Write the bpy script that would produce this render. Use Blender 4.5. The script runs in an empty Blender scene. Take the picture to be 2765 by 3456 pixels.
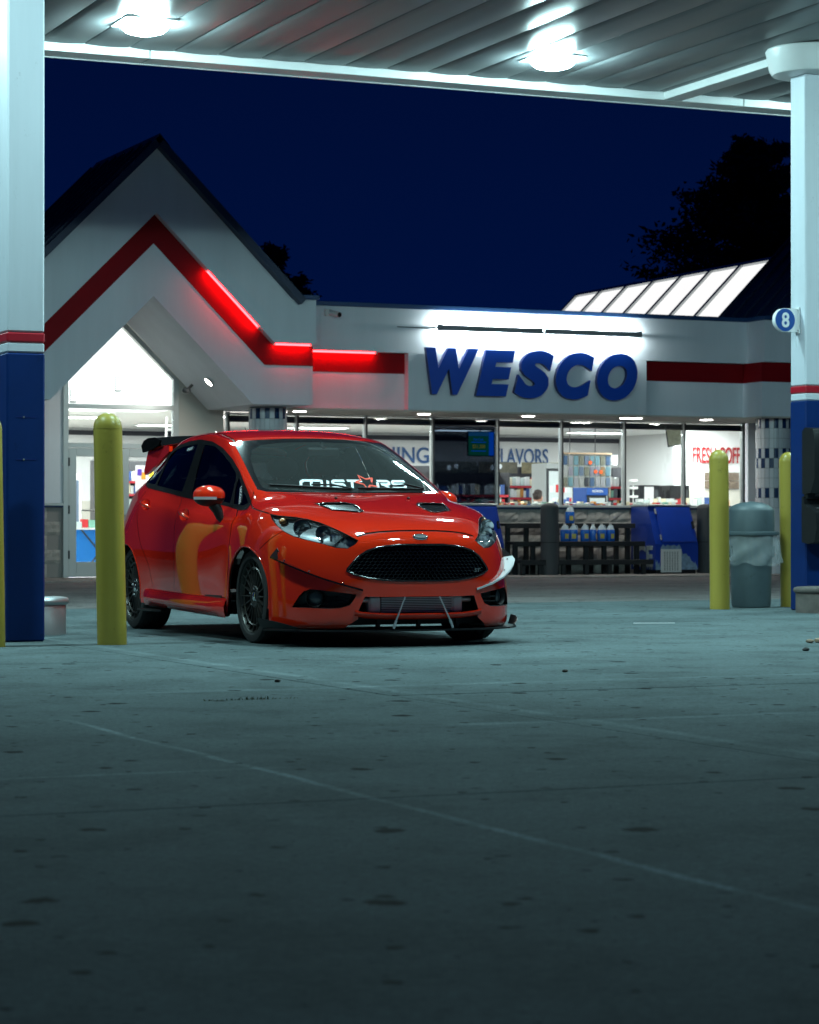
import bpy, math, random
import numpy as np
from mathutils import Vector, Matrix, geometry
from mathutils.bvhtree import BVHTree
random.seed(7)
R = math.radians
D = bpy.data
scene = bpy.context.scene
C = scene.collection

# ------------------------------------------------------------------ camera, sky, exposure
cam_data = D.cameras.new('camera')
cam = D.objects.new('camera', cam_data)
C.objects.link(cam)
scene.camera = cam
cam.location = (0, 0, 0.723)
cam.rotation_euler = (R(90 + 0.375), 0, 0)
cam_data.sensor_fit = 'VERTICAL'
cam_data.sensor_height = 30.0
cam_data.sensor_width = 24.0
cam_data.lens = 72.36
cam_data.clip_end = 800
cam_data.dof.use_dof = True
cam_data.dof.focus_distance = 15.6
cam_data.dof.aperture_fstop = 6.0

world = D.worlds.new('World')
scene.world = world
world.use_nodes = True
wn = world.node_tree
wn.nodes.clear()
w_out = wn.nodes.new('ShaderNodeOutputWorld')
w_bg = wn.nodes.new('ShaderNodeBackground')
w_tc = wn.nodes.new('ShaderNodeTexCoord')
w_sep = wn.nodes.new('ShaderNodeSeparateXYZ')
w_ramp = wn.nodes.new('ShaderNodeValToRGB')
w_ramp.color_ramp.elements[0].position = 0.0
w_ramp.color_ramp.elements[0].color = (0.0002, 0.0062, 0.050, 1)
w_ramp.color_ramp.elements[1].position = 0.30
w_ramp.color_ramp.elements[1].color = (0.0001, 0.0026, 0.023, 1)
wn.links.new(w_tc.outputs['Generated'], w_sep.inputs[0])
wn.links.new(w_sep.outputs['Z'], w_ramp.inputs[0])
wn.links.new(w_ramp.outputs[0], w_bg.inputs[0])
w_bg.inputs[1].default_value = 1.0
wn.links.new(w_bg.outputs[0], w_out.inputs[0])

scene.view_settings.view_transform = 'Standard'
scene.view_settings.look = 'None'
scene.view_settings.exposure = 0.0
scene.view_settings.gamma = 1.0
scene.view_settings.use_curve_mapping = False
scene.render.engine = 'CYCLES'
scene.cycles.use_denoising = True
scene.cycles.sample_clamp_indirect = 4.0
scene.cycles.max_bounces = 8
scene.cycles.transparent_max_bounces = 12
scene.cycles.caustics_reflective = False
scene.cycles.caustics_refractive = False

LAMP_COL = (0.62, 1.0, 1.02)
LENS_E = 325.0           # canopy lamp lens emission
SHOP_W = 84.0            # each shop ceiling light
SOFFIT_W = 5.0           # each downlight under the eaves
SIGN_W = 62.0            # each wash light over the sign
LED_E = 55.0             # red tube emission

# ------------------------------------------------------------------ helpers
class MB:
    """collects geometry, then links it as ONE mesh object"""
    def __init__(s):
        s.v = []; s.f = []; s.m = []; s.mi = 0
    def add(s, vs, fs):
        n = len(s.v)
        s.v += [tuple(p) for p in vs]
        s.f += [tuple(i + n for i in f) for f in fs]
        s.m += [s.mi] * len(fs)
        return s
    def box(s, c, d, b=0.0, rot=None):
        hx, hy, hz = d[0] / 2, d[1] / 2, d[2] / 2
        if b <= 0:
            vs = [Vector((x * hx, y * hy, z * hz)) for x in (-1, 1) for y in (-1, 1) for z in (-1, 1)]
            fs = [(0, 1, 3, 2), (4, 6, 7, 5), (0, 4, 5, 1), (2, 3, 7, 6), (0, 2, 6, 4), (1, 5, 7, 3)]
        else:
            b = min(b, hx * .9, hy * .9, hz * .9)
            vs = []; idx = {}
            h = (hx, hy, hz)
            for sx in (-1, 1):
                for sy in (-1, 1):
                    for sz in (-1, 1):
                        sg = (sx, sy, sz)
                        for ax in range(3):
                            p = [sg[k] * (h[k] - (0 if k == ax else b)) for k in range(3)]
                            idx[(sg, ax)] = len(vs); vs.append(Vector(p))
            fs = []
            S = (-1, 1)
            for ax in range(3):
                u, w = [(1, 2), (2, 0), (0, 1)][ax]
                for sg in S:
                    q = []
                    for a_, b_ in ((-1, -1), (1, -1), (1, 1), (-1, 1)):
                        t = [0, 0, 0]; t[ax] = sg; t[u] = a_; t[w] = b_
                        q.append(idx[(tuple(t), ax)])
                    fs.append(tuple(q if sg > 0 else q[::-1]))
                for a_ in S:
                    for b_ in S:
                        t0 = [0, 0, 0]; t0[u] = a_; t0[w] = b_
                        q = []
                        t0[ax] = -1; lo = tuple(t0); t0[ax] = 1; hi = tuple(t0)
                        q = [idx[(lo, u)], idx[(hi, u)], idx[(hi, w)], idx[(lo, w)]]
                        fs.append(tuple(q if a_ * b_ < 0 else q[::-1]))
            for sx in S:
                for sy in S:
                    for sz in S:
                        q = [idx[((sx, sy, sz), k)] for k in range(3)]
                        fs.append(tuple(q if sx * sy * sz > 0 else q[::-1]))
        M = rot if rot is not None else Matrix.Identity(3)
        c = Vector(c)
        return s.add([M @ v + c for v in vs], fs)
    def span(s, lo, hi, b=0.0):
        return s.box([(lo[k] + hi[k]) / 2 for k in range(3)], [abs(hi[k] - lo[k]) for k in range(3)], b)
    def prism(s, poly, axis, lo, hi):
        """2D polygon extruded along axis 0/1/2; poly gives the other two coordinates in order"""
        n = len(poly)
        area = sum(poly[i][0] * poly[(i + 1) % n][1] - poly[(i + 1) % n][0] * poly[i][1] for i in range(n))
        if (area < 0) != (axis == 1): poly = poly[::-1]
        def mk(p, t):
            return (t, p[0], p[1]) if axis == 0 else (p[0], t, p[1]) if axis == 1 else (p[0], p[1], t)
        vs = [mk(p, lo) for p in poly] + [mk(p, hi) for p in poly]
        tess = geometry.tessellate_polygon([[Vector((p[0], p[1], 0)) for p in poly]])
        fs = []
        for t in tess:
            a = poly[t[0]]; b = poly[t[1]]; c = poly[t[2]]
            cr = (b[0] - a[0]) * (c[1] - a[1]) - (b[1] - a[1]) * (c[0] - a[0])
            if (cr < 0) != (axis == 1): t = t[::-1]
            fs.append(tuple(i + n for i in t)); fs.append(tuple(t[::-1]))
        for i in range(n):
            j = (i + 1) % n
            fs.append((i, j, j + n, i + n))
        return s.add(vs, fs)
    def lathe(s, prof, n=24, c=(0, 0, 0), M=None, a0=0.0, a1=2 * math.pi):
        """profile of (radius, z) turned about z"""
        full = abs(a1 - a0 - 2 * math.pi) < 1e-6
        k = n if full else n + 1
        vs = []
        for r, z in prof:
            for i in range(k):
                a = a0 + (a1 - a0) * i / n
                vs.append(Vector((r * math.cos(a), r * math.sin(a), z)))
        fs = []
        for j in range(len(prof) - 1):
            for i in range(n):
                i2 = (i + 1) % k
                fs.append((j * k + i, j * k + i2, (j + 1) * k + i2, (j + 1) * k + i))
        M = M if M is not None else Matrix.Identity(3)
        c = Vector(c)
        return s.add([M @ v + c for v in vs], fs)
    def cyl(s, p0, p1, r, n=12, r1=None, cap=True):
        p0 = Vector(p0); p1 = Vector(p1); d = p1 - p0
        q = Vector((0, 0, 1)).rotation_difference(d.normalized()).to_matrix()
        L = d.length; r1 = r if r1 is None else r1
        prof = [(0, 0), (r, 0), (r1, L), (0, L)] if cap else [(r, 0), (r1, L)]
        return s.lathe(prof, n, p0, q)
    def tube(s, pts, r, n=8, closed=False):
        pts = [Vector(p) for p in pts]; m = len(pts)
        vs = []
        up = None
        for i in range(m):
            a = pts[(i - 1) % m] if (closed or i) else pts[0]
            b = pts[(i + 1) % m] if (closed or i < m - 1) else pts[-1]
            t = (b - a).normalized()
            if up is None:
                up = t.orthogonal().normalized()
            up = (up - t * up.dot(t)).normalized()
            w = t.cross(up)
            rr = r[i] if isinstance(r, (list, tuple)) else r
            for k in range(n):
                an = 2 * math.pi * k / n
                vs.append(pts[i] + (up * math.cos(an) + w * math.sin(an)) * rr)
        fs = []
        for i in range(m if closed else m - 1):
            j = (i + 1) % m
            for k in range(n):
                l = (k + 1) % n
                fs.append((i * n + k, i * n + l, j * n + l, j * n + k))
        if not closed:
            fs.append(tuple(range(n))[::-1]); fs.append(tuple((m - 1) * n + k for k in range(n)))
        return s.add(vs, fs)
    def sphere(s, c, r, n=16, m=10, M=None):
        prof = [(math.sin(math.pi * i / m), -math.cos(math.pi * i / m)) for i in range(m + 1)]
        r = r if isinstance(r, (tuple, list)) else (r, r, r)
        S = Matrix.Diagonal(r)
        return s.lathe(prof, n, c, (M @ S) if M is not None else S)
    def grid(s, P):
        """P[i][j] points"""
        ni, nj = len(P), len(P[0])
        return s.add([p for row in P for p in row],
                     [(i * nj + j, (i + 1) * nj + j, (i + 1) * nj + j + 1, i * nj + j + 1)
                      for i in range(ni - 1) for j in range(nj - 1)])
    def mesh(s, name, mats, smooth=35):
        me = D.meshes.new(name)
        me.from_pydata(s.v, [], s.f)
        for m in (mats if isinstance(mats, (list, tuple)) else [mats]):
            me.materials.append(m)
        if any(s.m): me.polygons.foreach_set('material_index', s.m)
        if smooth:
            me.polygons.foreach_set('use_smooth', [True] * len(me.polygons))
            me.update()
            me.set_sharp_from_angle(angle=R(smooth))
        me.update()
        return me
    def build(s, name, mats, parent=None, smooth=35, **kw):
        return link(name, s.mesh(name, mats, smooth), parent, **kw)

def link(name, data, parent=None, loc=None, rot=None, label=None, cat=None, group=None, kind=None):
    o = D.objects.new(name, data)
    C.objects.link(o)
    if parent is not None: o.parent = parent
    if loc is not None: o.location = loc
    if rot is not None: o.rotation_euler = rot
    tag(o, label, cat, group, kind)
    return o

def tag(o, label=None, cat=None, group=None, kind=None):
    if label: o['label'] = label
    if cat: o['category'] = cat
    if group: o['group'] = group
    if kind: o['kind'] = kind
    return o

def thing(name, label, cat, loc=(0, 0, 0), rz=0.0, group=None):
    return link(name, None, None, loc, (0, 0, rz), label, cat, group)

def copy_tree(o, parent=None):
    c = o.copy(); C.objects.link(c)
    if parent is not None: c.parent = parent
    for ch in list(o.children): copy_tree(ch, c)
    return c

# ------------------------------------------------------------------ materials
def nodes_of(m):
    m.use_nodes = True
    nt = m.node_tree
    return nt, nt.nodes['Principled BSDF']

def pbr(name, col, rough=0.5, metal=0.0, coat=0.0, var=0.0, vscale=3.0, bump=0.0, bscale=60.0, spec=None, emit=None, estr=0.0,
        coat_rough=0.05, rvar=0.0, streak=False, scuff=0.0):
    m = D.materials.new(name)
    nt, b = nodes_of(m)
    b.inputs['Base Color'].default_value = (*col, 1)
    b.inputs['Roughness'].default_value = rough
    b.inputs['Metallic'].default_value = metal
    b.inputs['Coat Weight'].default_value = coat
    b.inputs['Coat Roughness'].default_value = coat_rough
    if spec is not None: b.inputs['Specular IOR Level'].default_value = spec
    if emit: 
        b.inputs['Emission Color'].default_value = (*emit, 1)
        b.inputs['Emission Strength'].default_value = estr
    if var or bump or rvar:
        geo = nt.nodes.new('ShaderNodeTexCoord')
        src = geo.outputs['Object']
        if streak:
            mp = nt.nodes.new('ShaderNodeMapping'); mp.inputs['Scale'].default_value = (1, 1, .12)
            nt.links.new(src, mp.inputs[0]); src = mp.outputs[0]
        if var or rvar:
            n = nt.nodes.new('ShaderNodeTexNoise'); n.inputs['Scale'].default_value = vscale
            n.inputs['Detail'].default_value = 6; n.inputs['Roughness'].default_value = .65
            nt.links.new(src, n.inputs['Vector'])
        if var:
            mr = nt.nodes.new('ShaderNodeMapRange')
            mr.inputs[1].default_value = .25; mr.inputs[2].default_value = .75
            mr.inputs[3].default_value = 1 - var; mr.inputs[4].default_value = 1 + var
            nt.links.new(n.outputs[0], mr.inputs[0])
            mx = nt.nodes.new('ShaderNodeVectorMath'); mx.operation = 'SCALE'
            mx.inputs[0].default_value = col
            fac = mr.outputs[0]
            if scuff:             # worn and dirty marks with a shape of their own
                ns = nt.nodes.new('ShaderNodeTexNoise'); ns.inputs['Scale'].default_value = 7; ns.inputs['Detail'].default_value = 9
                ns.inputs['Roughness'].default_value = .78
                nt.links.new(geo.outputs['Object'], ns.inputs['Vector'])
                ms = nt.nodes.new('ShaderNodeMapRange')
                for i, v in zip((1, 2, 3, 4), (.60, .68, 1.0, 1 - scuff)): ms.inputs[i].default_value = v
                nt.links.new(ns.outputs[0], ms.inputs[0])
                mm = nt.nodes.new('ShaderNodeMath'); mm.operation = 'MULTIPLY'
                nt.links.new(fac, mm.inputs[0]); nt.links.new(ms.outputs[0], mm.inputs[1]); fac = mm.outputs[0]
            nt.links.new(fac, mx.inputs['Scale'])
            nt.links.new(mx.outputs[0], b.inputs['Base Color'])
        if rvar:
            mr2 = nt.nodes.new('ShaderNodeMapRange')
            mr2.inputs[1].default_value = .3; mr2.inputs[2].default_value = .7
            mr2.inputs[3].default_value = max(0.02, rough - rvar); mr2.inputs[4].default_value = rough + rvar
            nt.links.new(n.outputs[0], mr2.inputs[0]); nt.links.new(mr2.outputs[0], b.inputs['Roughness'])
        if bump:
            n2 = nt.nodes.new('ShaderNodeTexNoise'); n2.inputs['Scale'].default_value = bscale
            n2.inputs['Detail'].default_value = 5
            nt.links.new(geo.outputs['Object'], n2.inputs['Vector'])
            bp = nt.nodes.new('ShaderNodeBump'); bp.inputs['Strength'].default_value = bump
            bp.inputs['Distance'].default_value = .01
            nt.links.new(n2.outputs[0], bp.inputs['Height']); nt.links.new(bp.outputs[0], b.inputs['Normal'])
    return m

def glass(name, tint, rough=0.0, refl=1.0, refl_haze=0.0):
    """thin sheet glass: fresnel reflection over tinted see-through"""
    m = D.materials.new(name); m.use_nodes = True
    nt = m.node_tree; nt.nodes.clear()
    out = nt.nodes.new('ShaderNodeOutputMaterial')
    tr = nt.nodes.new('ShaderNodeBsdfTransparent'); tr.inputs[0].default_value = (*tint, 1)
    gl = nt.nodes.new('ShaderNodeBsdfGlossy'); gl.inputs['Roughness'].default_value = rough
    gl.inputs[0].default_value = (refl, refl, refl, 1)
    fr = nt.nodes.new('ShaderNodeFresnel'); fr.inputs[0].default_value = 1.5
    mx = nt.nodes.new('ShaderNodeMixShader')
    nt.links.new(fr.outputs[0], mx.inputs[0]); nt.links.new(tr.outputs[0], mx.inputs[1]); nt.links.new(gl.outputs[0], mx.inputs[2])
    last = mx
    if refl_haze:                      # pale diffuse veil, painted in for milky reflections on the sheet
        df = nt.nodes.new('ShaderNodeBsdfDiffuse'); df.inputs[0].default_value = (.7, .75, .75, 1)
        m2 = nt.nodes.new('ShaderNodeMixShader'); m2.inputs[0].default_value = refl_haze
        nt.links.new(mx.outputs[0], m2.inputs[1]); nt.links.new(df.outputs[0], m2.inputs[2]); last = m2
    nt.links.new(last.outputs[0], out.inputs[0])
    return m

def emitter(name, col, strength):
    m = D.materials.new(name); m.use_nodes = True
    nt = m.node_tree; nt.nodes.clear()
    out = nt.nodes.new('ShaderNodeOutputMaterial')
    e = nt.nodes.new('ShaderNodeEmission'); e.inputs[0].default_value = (*col, 1); e.inputs[1].default_value = strength
    nt.links.new(e.outputs[0], out.inputs[0])
    return m

M = {}
M['white_paint'] = pbr('white_paint', (.72, .75, .76), .32, var=.05, vscale=2.0, rvar=.06)
M['column_white'] = pbr('column_white', (.58, .63, .69), .42, scuff=.30, var=.15, vscale=1.6, bump=.03, bscale=300, streak=True)
M['column_blue'] = pbr('column_blue', (.003, .024, .125), .42, spec=.2, scuff=.35, var=.14, vscale=2.5, bump=.03, bscale=300)
M['column_red'] = pbr('column_red', (.36, .006, .018), .40, var=.06)
M['soffit_metal'] = pbr('soffit_metal', (.19, .205, .215), .33, spec=.12, var=.05, vscale=1.0)
M['gutter_white'] = pbr('gutter_white', (.78, .80, .80), .35, var=.06, vscale=1.3)
M['stucco'] = pbr('stucco', (.74, .79, .84), .9, var=.06, vscale=2.2, bump=.3, bscale=120, streak=True)
M['stucco_warm'] = pbr('stucco_warm', (.60, .58, .53), .85, var=.06, vscale=.9, bump=.2, bscale=120)
M['band_red'] = pbr('band_red', (.24, .002, .007), .6, var=.06, spec=.15)
M['roof_blue'] = pbr('roof_blue', (.010, .026, .075), .42, var=.12, vscale=2)
M['trim_blue'] = pbr('trim_blue', (.016, .060, .17), .45, var=.08)
M['block'] = pbr('block', (.36, .345, .32), .93, var=.22, vscale=9, bump=.6, bscale=28)
M['mortar'] = pbr('mortar', (.28, .27, .26), .95, bump=.3)
M['alu'] = pbr('aluminium_frame', (.52, .56, .56), .38, metal=.35)
M['dark_frame'] = pbr('dark_frame', (.02, .022, .024), .4)
M['pane'] = glass('window_glass', (.90, .94, .93), refl=.8)
M['pane_dark'] = glass('tinted_window_glass', (.17, .20, .23), refl=.8)
M['tile_white'] = pbr('tile_white', (.62, .65, .68), .25, var=.05)
M['tile_blue'] = pbr('tile_blue', (.008, .035, .11), .25)
M['grout'] = pbr('grout', (.30, .32, .33), .9)
M['sign_blue'] = pbr('sign_blue', (.004, .07, .50), .4)
M['sign_side'] = pbr('sign_side', (.004, .02, .16), .4)
M['black_plastic'] = pbr('black_plastic', (.012, .013, .015), .46, spec=.3)
M['black_gloss'] = pbr('black_gloss', (.008, .008, .010), .12, coat=.6)
M['grey_plastic'] = pbr('grey_plastic', (.055, .06, .066), .6, var=.08)
M['yellow'] = pbr('bollard_yellow', (.40, .315, .052), .36, var=.12, vscale=4, rvar=.10, streak=True, scuff=.45)
M['steel'] = pbr('stainless_steel', (.46, .48, .49), .42, metal=.75, var=.08, vscale=4, rvar=.08)
M['aggregate'] = pbr('weathered_concrete', (.125, .11, .10), .9, var=.25, vscale=12, bump=.3, bscale=80)
M['trough_grey'] = pbr('trough_grey', (.26, .28, .30), .5)
M['white_plastic'] = pbr('white_plastic', (.72, .72, .70), .45)
M['shop_wall'] = pbr('shop_wall', (.80, .80, .80), .8)
M['shop_beige'] = pbr('shop_beige', (.62, .59, .52), .8)
M['shop_floor'] = pbr('shop_floor', (.45, .43, .40), .3)
M['shop_ceiling'] = pbr('shop_ceiling', (.80, .80, .78), .9)
M['valance'] = pbr('dark_valance', (.03, .032, .038), .6)
M['lamp_lens'] = emitter('lamp_lens', LAMP_COL, LENS_E)
M['tube_lens'] = emitter('tube_lens', (.86, 1.0, 1.0), 14.0)
M['spot_lens'] = emitter('spot_lens', (1.0, .95, .86), 30.0)
M['shop_light'] = emitter('shop_light', (.95, 1.0, 1.0), 9.0)
M['led'] = emitter('red_tube', (1.0, .010, .012), LED_E)
M['chrome'] = pbr('chrome', (.75, .76, .78), .08, metal=1.0)
M['letter_blue'] = pbr('wall_letter_blue', (.03, .10, .27), .5)
M['letter_red'] = pbr('wall_letter_red', (.34, .012, .014), .5)
M['print_white'] = pbr('print_white', (.78, .80, .82), .4)

def concrete(name, base, marks=True):
    m = D.materials.new(name)
    nt, b = nodes_of(m)
    N = nt.nodes.new; L = nt.links.new
    geo = N('ShaderNodeNewGeometry')
    pos = geo.outputs['Position']
    def noise(scale, detail=6, rough=.6, vec=None):
        n = N('ShaderNodeTexNoise'); n.inputs['Scale'].default_value = scale; n.inputs['Detail'].default_value = detail
        n.inputs['Roughness'].default_value = rough
        L(vec or pos, n.inputs['Vector']); return n.outputs[0]
    def rng(x, a, b_, c, d):
        r = N('ShaderNodeMapRange'); 
        for i, v in zip((1, 2, 3, 4), (a, b_, c, d)): r.inputs[i].default_value = v
        L(x, r.inputs[0]); return r.outputs[0]
    def mth(op, x, y):
        n = N('ShaderNodeMath'); n.operation = op
        for i, v in enumerate((x, y)):
            if isinstance(v, (int, float)): n.inputs[i].default_value = v
            else: L(v, n.inputs[i])
        return n.outputs[0]
    big = rng(noise(.55, 5), .3, .7, .80, 1.14)
    mid = rng(noise(4.5, 7, .7), .25, .75, .86, 1.12)
    fine = mth('MULTIPLY', rng(noise(150, 3), .3, .7, .72, 1.26), rng(noise(38, 5, .75), .3, .7, .70, 1.28))
    stain = rng(noise(1.3, 8, .72), .38, .52, .74, 1.0)
    fine = mth('MULTIPLY', fine, stain)
    f = mth('MULTIPLY', mth('MULTIPLY', big, mid), fine)
    # drips and gum: dark spots of many sizes
    for sc, th, dark in ((1.7, .070, .07), (4.1, .080, .16), (9.0, .06, .35)):
        v = N('ShaderNodeTexVoronoi'); v.voronoi_dimensions = '2D'; v.inputs['Scale'].default_value = sc
        wp = N('ShaderNodeVectorMath'); wp.operation = 'ADD'
        nz = N('ShaderNodeTexNoise'); nz.inputs['Scale'].default_value = 24; L(pos, nz.inputs['Vector'])
        sc2 = N('ShaderNodeVectorMath'); sc2.operation = 'SCALE'; sc2.inputs['Scale'].default_value = .05
        L(nz.outputs[1], sc2.inputs[0]); L(pos, wp.inputs[0]); L(sc2.outputs[0], wp.inputs[1])
        L(wp.outputs[0], v.inputs['Vector'])
        sep = N('ShaderNodeSeparateColor'); L(v.outputs['Color'], sep.inputs[0])
        size = rng(sep.outputs[0], .12, 1.0, 0.0, th)          # most cells carry no spot
        d = mth('SUBTRACT', v.outputs['Distance'], size)
        f = mth('MULTIPLY', f, rng(d, -.006, .010, dark, 1.0))
    # pale chalky scuffs along the pour lines
    a = R(24)
    sx = N('ShaderNodeSeparateXYZ'); L(pos, sx.inputs[0])
    X, Y = sx.outputs[0], sx.outputs[1]
    s_ = mth('ADD', mth('MULTIPLY', mth('ADD', X, 4.95), math.cos(a)), mth('MULTIPLY', mth('SUBTRACT', Y, 35.6), math.sin(a)))
    t_ = mth('SUBTRACT', mth('MULTIPLY', mth('ADD', X, 4.95), math.sin(a)), mth('MULTIPLY', mth('SUBTRACT', Y, 35.6), math.cos(a)))
    wob = mth('MULTIPLY', mth('SUBTRACT', noise(1.6, 3), .5), .06)
    patch = rng(noise(2.2, 6, .75), .36, .58, .12, 1)
    gr = rng(noise(60, 4, .7), .35, .65, .3, 1)
    def streak(coord, at, w, amt, other=None, lo=None, hi=None):
        d = mth('ABSOLUTE', mth('SUBTRACT', mth('ADD', coord, wob), at), 0)
        k = mth('MULTIPLY', mth('MULTIPLY', rng(d, w * .3, w, 1, 0), patch), gr)
        if other is not None:
            k = mth('MULTIPLY', k, mth('MULTIPLY', rng(other, lo, lo + .5, 0, 1), rng(other, hi - .5, hi, 1, 0)))
        return mth('MULTIPLY', k, amt)
    if marks:
        tot = None
        for k in (streak(s_, -7.35, .024, 1.5, t_, 25.4, 30.8), streak(t_, 27.55, .03, 1.1, s_, -9.5, -7.1), streak(t_, 24.15, .07, .6, s_, -7, 3),
                  streak(s_, -5.55, .05, .6), streak(t_, 26.3, .06, .7, s_, -6.5, 1), streak(t_, 30.6, .07, .8, s_, -7, -2)):
            tot = k if tot is None else mth('ADD', tot, k)
        f = mth('MULTIPLY', f, mth('ADD', tot, 1.0))
    vm = N('ShaderNodeVectorMath'); vm.operation = 'SCALE'; vm.inputs[0].default_value = base
    L(f, vm.inputs['Scale']); L(vm.outputs[0], b.inputs['Base Color'])
    b.inputs['Roughness'].default_value = .72
    b.inputs['Roughness'].default_value = .95
    b.inputs['Specular IOR Level'].default_value = .06
    bp = N('ShaderNodeBump'); bp.inputs['Strength'].default_value = .35; bp.inputs['Distance'].default_value = .004
    L(noise(90, 6, .7), bp.inputs['Height']); L(bp.outputs[0], b.inputs['Normal'])
    return m
M['concrete'] = concrete('forecourt_concrete', (.112, .148, .156))
M['asphalt'] = concrete('worn_asphalt', (.20, .185, .18), marks=False)
M['walk'] = concrete('sidewalk_concrete', (.33, .31, .29), marks=False)
M['joint'] = pbr('joint_filler', (.045, .047, .048), .9)

# ------------------------------------------------------------------ site frame: s along the shop front, t out from it
YAW = R(24.0)
QX, QY = -4.95, 35.6
def W(s, t, z=0.0):
    return Vector((QX + s * math.cos(YAW) + t * math.sin(YAW), QY + s * math.sin(YAW) - t * math.cos(YAW), z))

# ------------------------------------------------------------------ ground
MB().grid([[(-400, -60, -.03), (-400, 500, -.03)], [(400, -60, -.03), (400, 500, -.03)]][::-1]).build('ground', M['joint'], smooth=0, kind='structure')
road = link('driveway', None, None, (QX, QY, 0), (0, 0, YAW), kind='structure')
MB().span((-30, -13.0, -.02), (30, -2.42, -.004)).build('asphalt', M['asphalt'], road, smooth=0)
walk = link('sidewalk', None, None, (QX, QY, 0), (0, 0, YAW), kind='structure')
for k in range(-6, 12):
    MB().span((k * 2.2 + .005, -2.40, -.02), (k * 2.2 + 2.195, -.0, .012), .006).build('walk_slab', M['walk'], walk, smooth=0)
apron = link('forecourt', None, None, (QX, QY, 0), (0, 0, YAW), kind='structure')
tj = [13.01, 15.9, 18.75, 21.66, 24.75, 28.45, 32.7, 36.2, 39.5, 44]
sj = [-28, -24.2, -20.5, -16.8, -13.1, -9.4, -5.69, -2.0, 1.7, 5.4, 9.1, 12.8, 16.5]
for i in range(len(tj) - 1):
    for j in range(len(sj) - 1):
        jit = random.uniform(-.0015, .0)
        ga, gb = (.0008 if tj[i + 1] == 28.45 else .0032), (.0008 if tj[i] == 28.45 else .0032)
        MB().span((sj[j] + .0045, -tj[i + 1] + ga, -.025), (sj[j + 1] - .0045, -tj[i] - gb, jit), .002).build('concrete_slab', M['concrete'], apron, smooth=0)

# ------------------------------------------------------------------ canopy
CZ = 4.95
can = thing('canopy', 'white metal canopy of long glossy soffit pans over the forecourt', 'canopy', (QX, QY, 0), YAW)
G_T = None
def to_st(x, y):
    dx, dy = x - QX, y - QY
    return (dx * math.cos(YAW) + dy * math.sin(YAW), dx * math.sin(YAW) - dy * math.cos(YAW))
gs, G_T = to_st(-3.147, 21.38)          # inner face of the rear gutter
S0, S1, T1 = -12.0, 11.0, G_T + 10.0
pw = .41
npan = int((S1 - S0) / pw)
def pan_mesh():
    mb = MB(); n = 6; L_ = T1 - G_T
    rows = []
    for yy in (0, -L_):
        row = []
        row.append((0.003, yy, .05)); row.append((.004, yy, .0))
        for i in range(n + 1):
            u = i / n
            row.append((.012 + u * (pw - .022), yy, -.004 - .010 * math.sin(math.pi * u)))
        row.append((pw - .006, yy, .0)); row.append((pw - .004, yy, .05))
        rows.append(row)
    mb.grid(rows[::-1])
    return mb.mesh('soffit_panel', M['soffit_metal'], 40)
pm = pan_mesh()
for k in range(npan):
    link('soffit_panel', pm, can, (S0 + k * pw, -G_T - .02, CZ))
MB().span((S0, -T1 - .3, CZ + .055), (S1, -G_T + .3, CZ + .5)).build('deck', M['white_paint'], can, smooth=0)
for sa, sb in ((S0, -3.2), (-3.19, 2.9), (2.91, S1)):
    MB().span((sa, -G_T, 4.868), (sb, -G_T + .27, CZ + .02), .004).build('gutter', M['gutter_white'], can, smooth=0)
MB().span((S0, -G_T + .271, 4.86), (S1, -G_T + .30, 5.75)).build('fascia', M['white_paint'], can, smooth=0)
MB().span((S0, -T1 - .30, 4.86), (S1, -T1 - .02, 5.75)).build('fascia', M['white_paint'], can, smooth=0)
cs, ct = to_st(3.523, 21.735)
MB().span((cs - .10, -T1, 4.870), (cs + .10, -G_T - .004, CZ - .005), .004).build('beam', M['gutter_white'], can, smooth=0)

def canopy_lamp(s, t, lit=True, label=None):
    p = W(s, t, CZ)
    o = thing('canopy_lamp', label, 'lamp', (p.x, p.y, CZ), YAW, 'round lamps under the canopy')
    MB().span((-.23, -.23, -.020), (.23, .23, .02), .004).build('lamp_base', M['white_paint'], o)
    MB().lathe([(.205, -.021), (.203, -.038), (.190, -.064), (.155, -.091), (.09, -.110), (0, -.117)], 28).build('lens', M['lamp_lens'], o)
    return o
l1 = to_st(-2.178, 20.5); l2 = to_st(1.253, 22.2)
lt = (l1[1] + l2[1]) / 2
dl = l2[0] - l1[0]
canopy_lamp(l1[0], lt, label='glaring round canopy lamp at the upper left beside the pale column')
canopy_lamp(l2[0], lt, label='glaring round canopy lamp above the shop sign')
for k, tt, wd_ in ((-2, 0, 'two bays left of the frame in the rear row'), (-1, 0, 'one bay left of the frame in the rear row'), (2, 0, 'one bay right of the frame in the rear row'),
                   (3, 0, 'two bays right of the frame in the rear row'), (-1, 5.0, 'above the left column in the middle row'), (0, 5.0, 'above the red car in the middle row'),
                   (1, 5.0, 'above and right of the red car in the middle row'), (2, 5.0, 'right of the right column in the middle row'), (.2, 8.0, 'in the front row, nearest the camera')):
    canopy_lamp(l1[0] + k * dl, lt + tt, label='round canopy lamp ' + wd_)

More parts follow.
